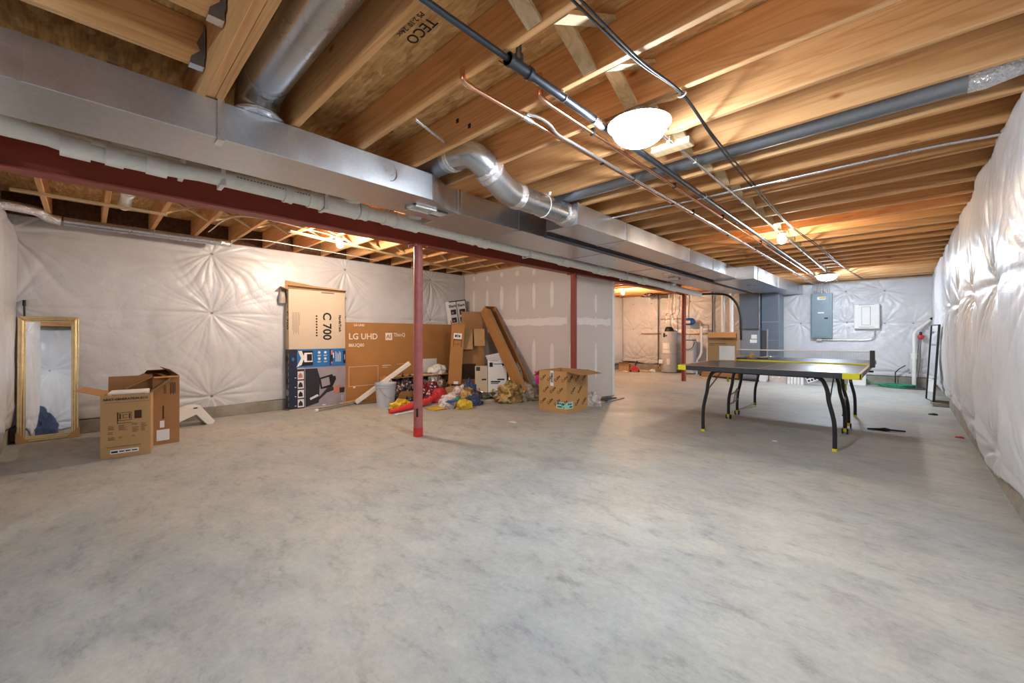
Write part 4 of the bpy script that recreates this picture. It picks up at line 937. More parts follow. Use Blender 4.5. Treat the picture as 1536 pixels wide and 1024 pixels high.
# the side face carries the same dark artwork
mb.box(-x, x, -y - 0.001, -y, 0.02, 0.895, 5)
for k in range(5): mb.box(-x + 0.03, x - 0.035, -y - 0.002, -y - 0.001, 0.05 + k * 0.165, 0.14 + k * 0.165, [1, 4, 3, 1, 3][k])
for k in range(9): mb.box(x - 0.028, x - 0.02, -y - 0.002, -y - 0.001, 0.06 + k * 0.09, 0.11 + k * 0.09, 2)
mb.build('printed_artwork', mats, t)

# ------------------------------------------------------------------ flat television carton
t = thing('television_carton', 'wide flat brown television carton leaning on the plastic wall', 'box', (-6.52, 3.96, 0.004), (0, math.radians(-0.6), 0))
MB().box(-0.075, 0.075, -1.08, 1.45, 0, 1.31).build('body', M['card_lg'], t, bevel=0.004)
x = 0.075
yo = -3.96
text('lettering', 'LG UHD', 0.137, M['inkw'], t, (x, 2.93 + yo, 1.075), UPX, UPZ, 'LEFT', 0.0022, squash=1.0)
MB().box(x, x + 0.0012, 3.58 + yo, 3.71 + yo, 1.015, 1.14).build('logo_block', M['inkw'], t)
text('lettering', 'AI', 0.095, M['card_lg'], t, (x + 0.0012, 3.595 + yo, 1.075), UPX, UPZ, 'LEFT', 0.002)
text('lettering', 'ThinQ', 0.088, M['inkw'], t, (x, 3.735 + yo, 1.105), UPX, UPZ, 'LEFT', 0.0012)
text('lettering', '86UQ80', 0.075, M['inkw'], t, (x, 2.93 + yo, 0.935), UPX, UPZ, 'LEFT', 0.0012)
text('lettering', 'LG UHD', 0.05, M['inkw'], t, (x, 3.02 + yo, 1.265), UPX, UPZ, 'LEFT', 0.0008)
mb = MB(); rects(mb, x, [(2.93 + yo, 3.44 + yo, 0.583, 0.588), (2.93 + yo, 3.44 + yo, 0.268, 0.273), (2.93 + yo, 2.935 + yo, 0.27, 0.585), (3.435 + yo, 3.44 + yo, 0.27, 0.585), (3.52 + yo, 3.68 + yo, 0.575, 0.585), (3.52 + yo, 3.62 + yo, 0.545, 0.551), (3.8 + yo, 4.05 + yo, 0.59, 0.594), (3.0 + yo, 3.04 + yo, 0.24, 0.268)])
mb.build('printing', M['inkw'], t)
MB().box(x, x + 0.001, 4.30 + yo, 4.65 + yo, 0.40, 0.66).build('sticker', M['label'], t)
MB().box(-0.05, 0.05, -0.5, 0.55, 1.309, 1.3115).build('tape', M['tape'], t)

# ------------------------------------------------------------------ pail, foam plank and scrap on the floor
t = thing('pail', 'pale grey plastic pail beside the foam plank', 'bucket', (-5.80, 3.22, 0))
MB().lathe([(0.0, 0.003), (0.125, 0.003), (0.128, 0.0), (0.150, 0.30), (0.156, 0.301), (0.157, 0.318), (0.151, 0.320), (0.153, 0.338), (0.160, 0.340), (0.161, 0.368), (0.150, 0.370), (0.143, 0.36), (0.122, 0.012), (0.0, 0.012)], (0, 0, 0), 40).build('body', M['bucket'], t, smooth=True)
MB().tube([(0.157 * math.cos(a), 0.157 * math.sin(a), 0.315 - 0.17 * max(0, math.sin((a + 1.2) / 2.4 * PI))) for a in [-1.2 + k * 0.2 for k in range(13)]], 0.003, 6).build('bail_handle', M['washer'], t, smooth=True)
mb = MB(); mb.bar((-6.30, 2.98, 0.035), (-5.93, 3.73, 0.645), 0.06, 0.115, (1, 0.2, 0.4))
tag(mb.build('foam_plank', M['styro'], None, bevel=0.005), 'long white foam plank slanting against the television carton', 'foam packing')
t = thing('metal_tube', 'long silver tube lying on the floor in front of the tall carton', 'tube', (0, 0, 0))
MB().tube([(-6.08, 2.28, 0.024), (-6.36, 3.02, 0.024)], 0.022, 14).build('tube', M['steel'], t, smooth=True)
MB().cyl((-6.075, 2.267, 0.024), (-6.09, 2.307, 0.024), 0.0235, seg=14).build('end_plug', M['white'], t)
mb = MB(); mb.bar((-6.30, 2.72, 0.055), (-6.50, 3.35, 0.062), 0.03, 0.018)
tag(mb.build('wood_strip', M['pale_y'], None, (0, 0.0, -0.008), bevel=0.002), 'thin wood strip on the floor behind the silver tube', 'strip')
# open carton lying on its side, full of scrap
t = thing('open_carton', 'brown carton on its side full of scrap, under the television carton', 'box', (-6.20, 4.05, 0.0))
MB().box(-0.18, 0.20, -0.62, 0.60, 0.395, 0.402).box(-0.18, 0.20, -0.62, -0.614, 0, 0.395).box(-0.18, 0.20, 0.594, 0.60, 0, 0.395).box(-0.18, -0.174, -0.614, 0.594, 0, 0.395).box(-0.174, 0.20, -0.614, 0.594, 0.001, 0.006).build('body', M['card'], t)
MB().prism([(0.20, -0.56, 0.005), (0.20, 0.05, 0.005), (0.30, 0.05, 0.16), (0.30, -0.50, 0.19)], (0.004, 0, 0)).build('flap', M['card_y'], t)
MB().prism([(0.205, -0.614, 0.01), (0.205, -0.614, 0.38), (0.27, -0.66, 0.30), (0.27, -0.66, 0.05)], (0, -0.004, 0)).build('flap', M['paper'], t)
tag(MB().box(0, 0.06, 0, 0.012, 0, 0.33).build('blue_board', M['bluepl'], None, (-6.08, 3.47, 0.008), bevel=0.003), 'blue panel standing at the left end of the scrap carton', 'panel')
bag('foil_bundle', 'bundle of crumpled silver foil in the scrap carton', 'foil', (-6.09, 4.35, 0.012), (0.12, 0.22, 0.25), M['foil'], 2, cr=0.45, k=3.5, sub=5)
bag('scrap_bundle', 'dark bundle of wire and scrap at the left of the foil', 'scrap', (-6.10, 3.76, 0.012), (0.11, 0.20, 0.25), M['debris'], 4, cr=0.5, k=3.8, sub=5)
for k, (yy, xx, rz, ln, wd, mt, lab) in enumerate(((3.72, -6.20, 0.1, 0.42, 0.28, 'card', 'brown cardboard sheet lying on top of the scrap carton'), (4.10, -6.2, -0.2, 0.40, 0.26, 'card_cream', 'cream paper sheet lying on top of the scrap carton'))):
    o = MB().box(-wd / 2, wd / 2, -ln / 2, ln / 2, 0, 0.006).build('sheet', M[mt], None, (xx, yy, 0.403 + k * 0.0), bevel=0.001)
    o.name = 'cardboard_sheet' if k == 0 else 'paper_sheet'; o.rotation_euler = (0, 0, rz); tag(o, lab, 'sheet')
bag('paper_bundle', 'crumpled white paper on the right of the scrap carton top', 'paper', (-6.18, 4.48, 0.403), (0.13, 0.17, 0.11), M['paper'], 6, cr=0.35)
bag('red_cloth', 'red and dark patterned cloth heaped in front of the scrap carton', 'cloth', (-5.74, 4.0, 0.0), (0.13, 0.24, 0.22), M['darkred'], 7, cr=0.3, k=2.6)
bag('red_bag', 'glossy crimson bag resting against the patterned cloth', 'bag', (-5.56, 4.06, 0.0), (0.09, 0.14, 0.17), M['red'], 17, cr=0.2)
t = carton('small_carton', 'small brown carton with a black mark under the tall leaning one', (-5.66, 4.50, 0), math.radians(28), 0.22, 0.46, 0.21, M['card'], closed=True)
MB().box(0.11, 0.1112, -0.03, 0.05, 0.07, 0.16).build('black_mark', M['ink'], t)
bag('yellow_bag', 'yellow plastic bag slumped at the foot of the pail', 'bag', (-5.52, 3.30, 0.0), (0.10, 0.19, 0.09), M['yellowbag'], 9, rz=0.5, cr=0.45)
o = MB().tube([(0, -0.40, 0.028), (0.0, -0.30, 0.032), (-0.02, 0.0, 0.05), (-0.05, 0.3, 0.055), (-0.12, 0.52, 0.07), (-0.2, 0.66, 0.08)], [0.026, 0.030, 0.046, 0.05, 0.04, 0.035], 14, smooth_n=0).build('red_tube', M['pinkred'], None, (-5.27, 3.34, 0.0), smooth=True)
o.rotation_euler = (0, 0, 0.18); tag(o, 'long coral red rolled sleeve lying on the floor behind the nearest post', 'roll')
tag(MB().tube([(-5.02, 2.92, 0.012), (-5.06, 3.00, 0.012)], 0.012, 10).tube([(-5.05, 2.97, 0.010), (-5.12, 3.32, 0.010)], 0.007, 8).build('white_rod', M['pvc'], smooth=True), 'white plastic rod on the floor in front of the coral sleeve', 'rod')
bag('white_bag', 'crumpled white plastic bag between the red cloth and the yellow bag', 'bag', (-5.27, 4.08, 0), (0.15, 0.19, 0.11), M['whitebag'], 11, rz=0.4, cr=0.38, k=2.8)
bag('pink_bag', 'pale pink plastic bag on top of the scrap heap', 'bag', (-5.33, 4.36, 0), (0.13, 0.22, 0.19), M['pinkbag'], 12, cr=0.35)
bag('white_bag', 'white plastic bag with a blue edge at the front of the scrap heap', 'bag', (-5.02, 3.84, 0), (0.12, 0.15, 0.10), M['whitebag'], 13, cr=0.4, k=3)
mb = MB(); mb.prism([(-0.15, -0.10, 0.0), (0.11, -0.12, 0.0), (0.12, 0.10, 0.012), (-0.06, 0.12, 0.03)], (0, 0, 0.008))
o = mb.build('yellow_envelope', M['yellowbag'], None, (-5.03, 3.62, 0.002), bevel=0.002); tag(o, 'flat yellow packet on the floor in front of the white bags', 'packet')
mb = MB(); mb.prism([(-0.10, -0.05, 0.0), (0.12, -0.02, 0.02), (0.12, 0.03, 0.04), (-0.10, 0.02, 0.02)], (0, 0, 0.01))
tag(mb.build('blue_strip', M['bluepl'], None, (-4.90, 3.78, 0.09), bevel=0.002), 'blue strip across the front white bag', 'strip')
bag('yellow_bag', 'bright yellow bag in front of the navy bag', 'bag', (-4.78, 3.95, 0), (0.10, 0.13, 0.10), M['yellowbag'], 14, cr=0.25)
bag('green_scrap', 'small green crumpled wrapper by the bright yellow bag', 'wrapper', (-4.90, 3.93, 0.10), (0.05, 0.05, 0.04), M['green'], 15, cr=0.3, sub=3)
bag('orange_film', 'peach film bag leaning behind the bright yellow bag', 'bag', (-5.02, 4.22, 0), (0.09, 0.14, 0.19), M['brownbag'], 19, cr=0.25)
bag('navy_bag', 'crumpled navy plastic bag on the floor at the right of the yellow bag', 'bag', (-4.93, 4.24, 0), (0.11, 0.14, 0.11), M['bluebag'], 16, cr=0.45, k=3)
bag('navy_bag', 'navy plastic bag standing with a twisted neck', 'bag', (-5.14, 4.36, 0), (0.08, 0.09, 0.24), M['bluebag'], 18, cr=0.4, k=2.6)
tag(MB().cyl((0, 0, 0), (0, 0, 0.26), 0.035, seg=18).build('blue_can', M['bluepl'], None, (-5.32, 4.62, 0), smooth=True), 'slim blue can behind the twisted navy bag', 'can')
# metal bowls
t = thing('steel_bowl', 'round shiny steel bowl at the foot of the printed white panel', 'bowl', (-5.30, 4.86, 0.004), (0, math.radians(6), 0))
MB().lathe([(0.0, 0.0), (0.10, 0.006), (0.15, 0.05), (0.175, 0.12), (0.19, 0.128), (0.188, 0.132), (0.170, 0.125), (0.145, 0.056), (0.0, 0.010)], (0, 0, 0.012), 36).build('bowl', M['chrome'], t, smooth=True)
t = thing('steel_platter', 'shallow steel lid on the floor between bowl and tan bag', 'lid', (-5.02, 4.98, 0.02), (0, math.radians(14), 0))
MB().lathe([(0.0, 0.05), (0.08, 0.045), (0.15, 0.025), (0.19, 0.0), (0.195, 0.004), (0.15, 0.031), (0.0, 0.056)], (0, 0, 0.02), 32).build('lid', M['chrome'], t, smooth=True)
bag('tan_bag', 'crumpled tan plastic bag on the floor left of the logo carton', 'bag', (-4.72, 4.88, 0), (0.19, 0.22, 0.20), M['brownbag'], 21, cr=0.5, k=1.9, sub=5)
bag('film_bag', 'grey clear film heaped behind the tan bag', 'bag', (-4.72, 5.22, 0), (0.22, 0.22, 0.20), M['clearbag'], 22, cr=0.35, k=2.4, sub=5)
bag('film_bag', 'silvery bubble wrap standing by the long leaning carton', 'bag', (-4.96, 5.30, 0), (0.14, 0.14, 0.42), M['foil'], 23, cr=0.3, k=2.6, sub=5)
tag(MB().box(-0.25, 0.25, -0.02, 0.02, 0, 0.018).build('wood_strip', M['pale_y'], None, (-5.0, 4.78, 0.0), bevel=0.002), 'pale strip on the floor in front of the steel lid', 'strip').rotation_euler = (0, 0, 1.1)
# cartons piled in the corner
t = thing('tall_carton', 'tall narrow brown carton leaning over the scrap heap with a white label', 'box', (-5.79, 4.57, 0.235), (math.radians(-4), math.radians(-4.0), math.radians(-36)))
MB().box(-0.12, 0.10, -0.125, 0.10, 0, 1.06).build('body', M['card_lg'], t, bevel=0.004)
MB().prism([(0.10, -0.125, 1.06), (0.10, 0.10, 1.06), (0.11, 0.10, 1.10), (0.115, -0.10, 1.07)], (0.003, 0, 0)).prism([(-0.12, -0.125, 1.06), (0.10, -0.125, 1.06), (0.06, -0.16, 1.13), (-0.10, -0.15, 1.09)], (0, 0.004, 0)).build('flap', M['card_in'], t)
MB().box(0.10, 0.1012, -0.085, 0.06, 0.80, 0.90).build('sticker', M['label'], t)
mb = MB(); rects(mb, 0.1012, [(-0.06, -0.03, 0.83, 0.875), (-0.02, -0.005, 0.83, 0.88), (0.005, 0.03, 0.83, 0.87)]); mb.build('printing', M['ink'], t)
mb = MB(); rects(mb, 0.10, [(-0.08, -0.07, 0.66, 0.79), (0.055, 0.065, 0.66, 0.79), (-0.08, 0.065, 0.775, 0.787), (-0.05, 0.04, 0.71, 0.716), (-0.05, 0.03, 0.69, 0.695)]); mb.build('printing', M['inkb'], t)
MB().box(-0.03, 0.103, -0.03, 0.05, -0.001, 0.05).build('tape', M['label'], t)
t = carton('open_carton', 'big brown open carton in the corner with hanging flaps', (-5.88, 5.06, 0), math.radians(-38), 0.40, 0.42, 1.22, M['card_d'], {'-x': (0.34, -6), '+y': (0.20, 174), '-y': (0.20, 174)})
flap_mesh((0.20, -0.21, 1.22), (0.20, -0.005, 1.22), (1, 0, 0), 0.40, 158).build('flap', M['card'], t)
flap_mesh((0.20, 0.005, 1.22), (0.20, 0.21, 1.22), (1, 0, 0), 0.38, 144).build('flap', M['card'], t)
MB().box(0.2005, 0.2015, -0.20, 0.05, 0.30, 0.58).build('printing', M['inkb'], t)
t = thing('vacuum_carton', 'white printed carton tilted on top of the television carton in the corner', 'box', (-6.52, 5.22, 1.345), (math.radians(9), 0, math.radians(-6)))
x = 0.07
MB().box(-x, x, -0.19, 0.21, 0, 0.46).build('body', M['label'], t, bevel=0.004)
for k, yy in enumerate((-0.12, 0.09)):
    text('lettering', 'Shark', 0.075, M['ink'], t, (x, yy, 0.36), UPX, UPZ, 'CENTER', 0.002)
mb = MB(); rects(mb, x, [(-0.19, 0.21, 0.44, 0.46), (-0.03, -0.015, 0.0, 0.44), (-0.17, -0.05, 0.19, 0.29), (0.03, 0.17, 0.17, 0.28), (-0.17, -0.06, 0.03, 0.13), (0.03, 0.16, 0.02, 0.12), (0.190, 0.205, 0.0, 0.46)]); mb.build('printing', M['photo_d'], t)
mb = MB(); rects(mb, x + 0.001, [(-0.15, -0.11, 0.21, 0.25), (0.06, 0.10, 0.20, 0.24), (-0.15, -0.10, 0.05, 0.09), (0.07, 0.12, 0.04, 0.08)]); mb.build('printing', M['skin_p'], t)
t = thing('printed_panel', 'white printed carton flap standing in front of the corner pile', 'box', (-5.24, 5.10, 0.0), (0, math.radians(-9), math.radians(-38)))
MB().box(-0.02, 0.0, -0.17, 0.17, 0, 0.66).prism([(0.0, -0.17, 0.66), (0.0, 0.17, 0.66), (0.05, 0.10, 0.80), (0.05, -0.22, 0.74)], (-0.006, 0, 0)).build('panel', M['label'], t)
mb = MB(); rects(mb, 0.0, [(-0.14, -0.08, 0.54, 0.62), (-0.07, 0.10, 0.585, 0.597), (-0.14, 0.02, 0.645, 0.652), (0.09, 0.14, 0.56, 0.60), (-0.12, 0.05, 0.26, 0.285), (0.0, 0.13, 0.30, 0.325), (-0.12, 0.02, 0.235, 0.25)]); mb.build('printing', M['ink'], t)
MB().box(-0.02, -0.0, -0.40, -0.18, 0, 0.56).build('side_panel', M['card_cream'], t)
MB().box(-0.0, 0.0012, -0.38, -0.31, 0.47, 0.54).box(-0.0, 0.0012, -0.28, -0.20, 0.30, 0.33).build('printing', M['photo_d'], t)
# long open carton leaning on the drywall
t = thing('long_carton', 'long narrow open carton leaning diagonally against the drywall', 'box', (-4.55, 5.19, 0.0), (0, math.radians(-37.8), math.radians(-7.5)))
L = 2.02; a, b = 0.10, 0.115
MB().box(-a, a, -b, -b + 0.006, 0, L).box(-a, -a + 0.006, -b, b, 0, L).box(-a, a, b - 0.006, b, 0, L).box(-a, a, -b, b, L - 0.006, L).box(-a, a, -b, b, 0, 0.006).build('body', M['card_lg'], t)
MB().prism([(a, -b, 0.1), (a, -b, L - 0.05), (a + 0.02, -b + 0.07, L - 0.1), (a + 0.01, -b + 0.07, 0.15)], (0.004, 0, 0)).prism([(a, b, 0.1), (a, b, L - 0.05), (a + 0.02, b - 0.03, L - 0.1), (a + 0.02, b - 0.03, 0.15)], (0.004, 0, 0)).build('flap', M['card_in'], t)
tag(MB().prism([(0, -0.15, 0), (0, 0.15, 0), (0, 0.12, 0.42), (0, -0.10, 0.50)], (-0.01, 0, 0)).build('dark_board', M['graph'], None, (-5.00, 5.44, 0.0), bevel=0.002), 'dark grey panel behind the bubble wrap', 'panel')

# ------------------------------------------------------------------ carton with repeated logo
t = carton('open_carton', 'square brown carton with repeated slanting logos and a mint label', (-3.663, 4.935, 0), 0, 0.505, 0.53, 0.59, M['card_y'], {'+x': (0.25, 99), '-x': (0.15, 128), '+y': (0.25, 176)})
x, y = 0.2525, 0.265
k = 0
for zz in (0.47, 0.30, 0.12):
    for j in range(3):
        yy = -0.19 + j * 0.17 + (0.06 if zz == 0.30 else 0)
        if yy > 0.2 or (zz == 0.12 and yy < -0.15): continue
        text('logo', 'Cube', 0.058, M['ink'], t, (x, yy - 0.03, zz - 0.03), (0, 0.72, 0.70), (0, -0.70, 0.72), 'LEFT', 0.0012)
for zz in (0.47, 0.30, 0.13):
    for j in range(4):
        xx = -0.22 + j * 0.13 + (0.05 if zz == 0.30 else 0)
        if xx > 0.19: continue
        text('logo', 'Cube', 0.058, M['ink'], t, (xx, -y, zz - 0.03), (0.72, 0, 0.70), (-0.70, 0, 0.72), 'LEFT', 0.0006)
MB().box(x, x + 0.001, -0.266, -0.11, 0.06, 0.155).box(0.07, x + 0.001, -y - 0.001, -y, 0.06, 0.155).build('mint_label', M['mint'], t)
mb = MB()
for q, (a0, a1, z0, z1) in enumerate(((0.09, 0.12, 0.115, 0.14), (0.13, 0.15, 0.118, 0.142), (0.16, 0.21, 0.113, 0.138), (0.09, 0.17, 0.075, 0.095), (0.19, 0.215, 0.07, 0.082))): mb.box(a0, a1, -y - 0.0018, -y - 0.001, z0, z1)
for a0, a1, z0, z1 in ((-0.235, -0.20, 0.115, 0.14), (-0.19, -0.15, 0.112, 0.135), (-0.20, -0.13, 0.075, 0.095)): mb.box(x + 0.001, x + 0.0018, a0, a1, z0, z1)
mb.build('marker_writing', M['teal'], t)
MB().box(-0.04, 0.02, -y - 0.001, -y, 0.37, 0.592).build('shipping_label', M['label'], t)
mb = MB()
for q in range(9): mb.box(-0.03 + q * 0.005, -0.028 + q * 0.005, -y - 0.002, -y - 0.001, 0.42, 0.56)
mb.build('printing', M['photo_d'], t)
mb = MB(); mb.prism([(-0.13, 0, 0.0), (0.09, 0, 0.0), (0.13, 0, 0.22), (-0.16, 0, 0.20)], (0, 0.006, 0))
tag(mb.build('magenta_sheet', M['magenta'], None, (-4.10, 5.02, 0.33)), 'magenta sheet tucked behind the logo carton', 'sheet')
bpy.data.objects['magenta_sheet'].rotation_euler = (math.radians(-6), 0, math.radians(30))
for i, (px, py, pz, l, wd, rz, mt, nm, lab) in enumerate(((-3.62, 5.75, 0.0, 0.55, 0.16, 1.5, 'pale_y', 'wood_offcut', 'pale wood offcut on the floor under the stair wall'), (-3.70, 5.98, 0.02, 0.7, 0.2, 1.42, 'graph', 'wood_offcut', 'dark offcut stacked against the stair wall'), (-3.72, 5.85, 0.06, 0.42, 0.22, 1.7, 'card_d', 'wood_offcut', 'brown offcut on top of the dark one by the stair wall'), (-3.55, 6.2, 0.0, 0.62, 0.10, 1.62, 'washer', 'wood_offcut', 'grey strip nearest the white end of the stair wall'))):
    o = MB().box(-l / 2, l / 2, -wd / 2, wd / 2, 0.001, 0.020).build(nm, M[mt], None, (px, py, pz), bevel=0.002); o.rotation_euler = (0, 0 if i != 2 else 0.1, rz); tag(o, lab, 'offcut')
bag('white_bag', 'small white bag on the floor behind the logo carton', 'bag', (-3.52, 5.50, 0), (0.12, 0.12, 0.14), M['whitebag'], 31, cr=0.3)
tag(MB().prism([(-0.06, -0.02, 0.001), (0.05, -0.03, 0.001), (0.06, 0.02, 0.001), (-0.03, 0.03, 0.001)], (0, 0, 0.003)).build('paper_scrap', M['paper'], None, (-3.58, 3.75, 0)), 'tiny white paper scrap on the bare floor right of the nearest post', 'scrap')
for i, (px, py, mt, r_, nm, lab) in enumerate(((0.30, 8.12, 'black', 0.035, 'dark_scrap', 'small black scrap on the floor near the leaning panel'), (0.44, 6.50, 'red', 0.025, 'red_scrap', 'small dark red scrap near the shiny wall'), (-0.96, 4.95, 'paper', 0.016, 'paper_scrap', 'tiny white speck on the floor under the near table edge'))):
    bag(nm, lab, 'scrap', (px, py, 0), (r_ * 1.4, r_, r_ * 0.5), M[mt], 60 + i, cr=0.3, sub=2)
tag(MB().tube([(-0.30, 6.32, 0.012), (-0.20, 6.37, 0.014), (-0.15, 6.36, 0.02), (-0.10, 6.40, 0.014), (0.02, 6.45, 0.01)], [0.010, 0.014, 0.022, 0.010, 0.008], 10).build('black_bracket', M['black'], smooth=True), 'flat black bracket on the floor right of the table legs', 'bracket')

# ------------------------------------------------------------------ ping pong table
TX, TY, TZ = -1.066, 6.06, 0.763
t = thing('ping_pong_table', 'dark ping pong table with yellow corners on curved black legs', 'table', (TX, TY, 0))
hw, hl = 0.802, 1.372
for s in (-1, 1):
    y0, y1 = (-hl, -0.008) if s < 0 else (0.008, hl)
    MB().box(-hw + 0.012, hw - 0.012, y0 + 0.012, y1, TZ - 0.016, TZ).build('tabletop', M['ttop'], t)
    MB().box(-hw, hw, (y0 if s < 0 else y1 - 0.012), (y0 + 0.012 if s < 0 else y1), TZ - 0.052, TZ - 0.001).build('end_apron', M['ttrim'], t, bevel=0.002)
    for q in (-1, 1):
        MB().box(*((-hw, -hw + 0.012) if q < 0 else (hw - 0.012, hw)), y0 + 0.0125, y1, TZ - 0.048, TZ - 0.001).build('side_apron', M['ttrim'], t, bevel=0.002)
        MB().box(*((-hw + 0.001, -hw + 0.022) if q < 0 else (hw - 0.022, hw - 0.001)), y0 + 0.001, y1, TZ, TZ + 0.0008).build('side_line', M['lineW'], t)
        cx = q * (hw + 0.004)
        yy = y0 - 0.004 if s < 0 else y1 + 0.004
        mb = MB(); ln = 0.135 if q > 0 else 0.10
        mb.box(min(cx, cx - q * ln), max(cx, cx - q * ln), min(yy, yy - s * 0.02), max(yy, yy - s * 0.02), TZ - 0.054, TZ + 0.002)
        mb.box(min(cx, cx - q * 0.02), max(cx, cx - q * 0.02), min(yy, yy - s * 0.07), max(yy, yy - s * 0.07), TZ - 0.054, TZ + 0.002)
        mb.build('corner_cap', M['yellow'], t, bevel=0.006)
    MB().box(-0.003, 0.003, y0 + 0.012, y1, TZ, TZ + 0.0008).build('centre_line', M['lineW'], t)
    MB().box(-hw + 0.02, hw - 0.02, (y0 if s < 0 else y1 - 0.02), (y0 + 0.02 if s < 0 else y1), TZ, TZ + 0.0008).build('end_line', M['lineW'], t)
def leg(q, yy, foot, drop=0.0):
    pts = [(q * 0.40, yy, 0.700), (q * 0.455, yy, 0.698), (q * 0.505, yy, 0.665), (q * 0.54, yy, 0.575), (q * 0.553, yy, 0.47), (q * 0.575, yy, 0.37), (q * 0.592, yy, 0.28), (q * 0.598, yy, 0.17), (q * 0.598, yy, 0.02 + drop)]
    l = MB().tube(pts, 0.0185, 14, smooth_n=4).build('leg', M['blackm'], t, smooth=True)
    if foot: MB().cyl((q * 0.598, yy, 0.0), (q * 0.598, yy, 0.026), 0.021, seg=14).build('foot_cap', M['yellow'], l)
    else:
        for dx in (-0.022, 0.022):
            MB().cyl((q * 0.598 + dx - 0.006, yy, 0.030), (q * 0.598 + dx + 0.006, yy, 0.030), 0.030, seg=18).build('wheel', M['black'], l)
        MB().box(q * 0.598 - 0.015, q * 0.598 + 0.015, yy - 0.026, yy + 0.026, 0.028, 0.066).build('wheel_fork', M['yellow'], l, bevel=0.004)
    return l
for q in (-1, 1):
    for yy, foot in ((-1.14, True), (-0.19, False), (0.20, False), (1.14, True)): leg(q, yy, foot, 0.0 if foot else 0.03)
    # the folding brackets between the two wheeled legs
    mb = MB()
    for z0 in (0.32, 0.20): mb.bar((q * 0.575, -0.19, z0), (q * 0.575, 0.20, z0 + 0.03), 0.012, 0.014)
    mb.bar((q * 0.575, -0.06, 0.19), (q * 0.575, 0.05, 0.36), 0.010, 0.012).bar((q * 0.575, 0.07, 0.20), (q * 0.575, 0.10, 0.38), 0.012, 0.03)
    mb.build('lock_bracket', M['washer'], t, bevel=0.002)
    MB().prism([(q * 0.60, -0.23, 0.50), (q * 0.60, -0.19, 0.56), (q * 0.60, -0.15, 0.48)], (0.012 * q, 0, 0)).build('latch', M['yellow'], t)
    for yy in (-1, 1):
        MB().bar((q * 0.558, yy * 1.12, 0.47), (q * 0.54, yy * 0.55, 0.70), 0.010, 0.012).build('brace', M['washer'], t)
for yy in (-1.14, -0.19, 0.20, 1.14):
    MB().tube([(-0.42, yy, 0.700), (0.42, yy, 0.700)], 0.0175, 12).build('cross_tube', M['blackm'], t, smooth=True)
MB().bar((-0.59, 0.22, 0.07), (-0.59, 1.12, 0.05), 0.010, 0.010).build('lower_stretcher', M['washer'], t)
n = thing('table_net', 'low dark net across the middle of the ping pong table', 'net', (TX, TY, TZ))
MB().box(-0.84, 0.80, -0.0015, 0.0015, 0.018, 0.145).build('mesh', M['net'], n)
MB().box(-0.84, 0.80, -0.003, 0.003, 0.143, 0.157).build('top_tape', M['white'], n)
MB().box(-0.80, 0.80, -0.005, 0.005, 0.001, 0.018).build('bottom_strap', M['yellow'], n)
for q in (-1, 1):
    MB().box(q * 0.82 - 0.022, q * 0.82 + 0.022, -0.02, 0.02, -0.02, 0.170).build('post', M['ttrim'], n, bevel=0.005)
    MB().box(q * 0.80 - 0.03, q * 0.80 + 0.03, -0.018, 0.018, -0.075, -0.055).build('clamp', M['blackm'], n, bevel=0.003)
# carton on the table
t = carton('open_carton', 'brown carton with a paper sheet taped on it, on the ping pong table', (-1.745, 5.87, TZ + 0.001), math.radians(16), 0.335, 0.22, 0.375, M['card'], {'-y': (0.13, 122), '+y': (0.10, 176), '+x': (0.10, 176)})
y = -0.11
MB().box(-0.03, 0.15, y - 0.001, y, 0.015, 0.20).build('paper_sheet', M['label'], t)
MB().box(-0.15, 0.05, y - 0.001, y, 0.225, 0.231).build('printed_line', M['inkb'], t); MB().box(-0.15, -0.09, y - 0.001, y, 0.205, 0.210).build('printed_line', M['inkb'], t)
MB().box(0.1676, 0.1686, -0.04, 0.04, 0.02, 0.36).build('tape', M['clearbag'], t)
bag('tan_ball', 'tan crumpled bundle on the far half of the table', 'bundle', (-1.60, 6.72, TZ + 0.002), (0.045, 0.04, 0.055), M['pavers'], 71, cr=0.25, sub=3)
for k, (px, py, lab) in enumerate(((-1.70, 6.62, 'black paddle lying left of the tan bundle on the table'), (-1.47, 6.80, 'black paddle lying right of the tan bundle on the table'))):
    p = thing('table_tennis_paddle', lab, 'paddle', (px, py, TZ + 0.002), (0, 0, 0.9 + k))
    MB().lathe([(0.0, 0), (0.075, 0), (0.078, 0.006), (0.075, 0.012), (0.0, 0.012)], (0, 0, 0), 24).build('blade', M['black'], p, smooth=True)
    MB().box(0.07, 0.17, -0.013, 0.013, 0, 0.02).build('handle', M['pavers'], p, bevel=0.004)
tag(MB().box(-0.10, 0.10, -0.03, 0.03, 0, 0.018).build('silver_case', M['foil'], None, (-1.50, 7.10, TZ + 0.002), bevel=0.006), 'small silver case at the far end of the table', 'case')

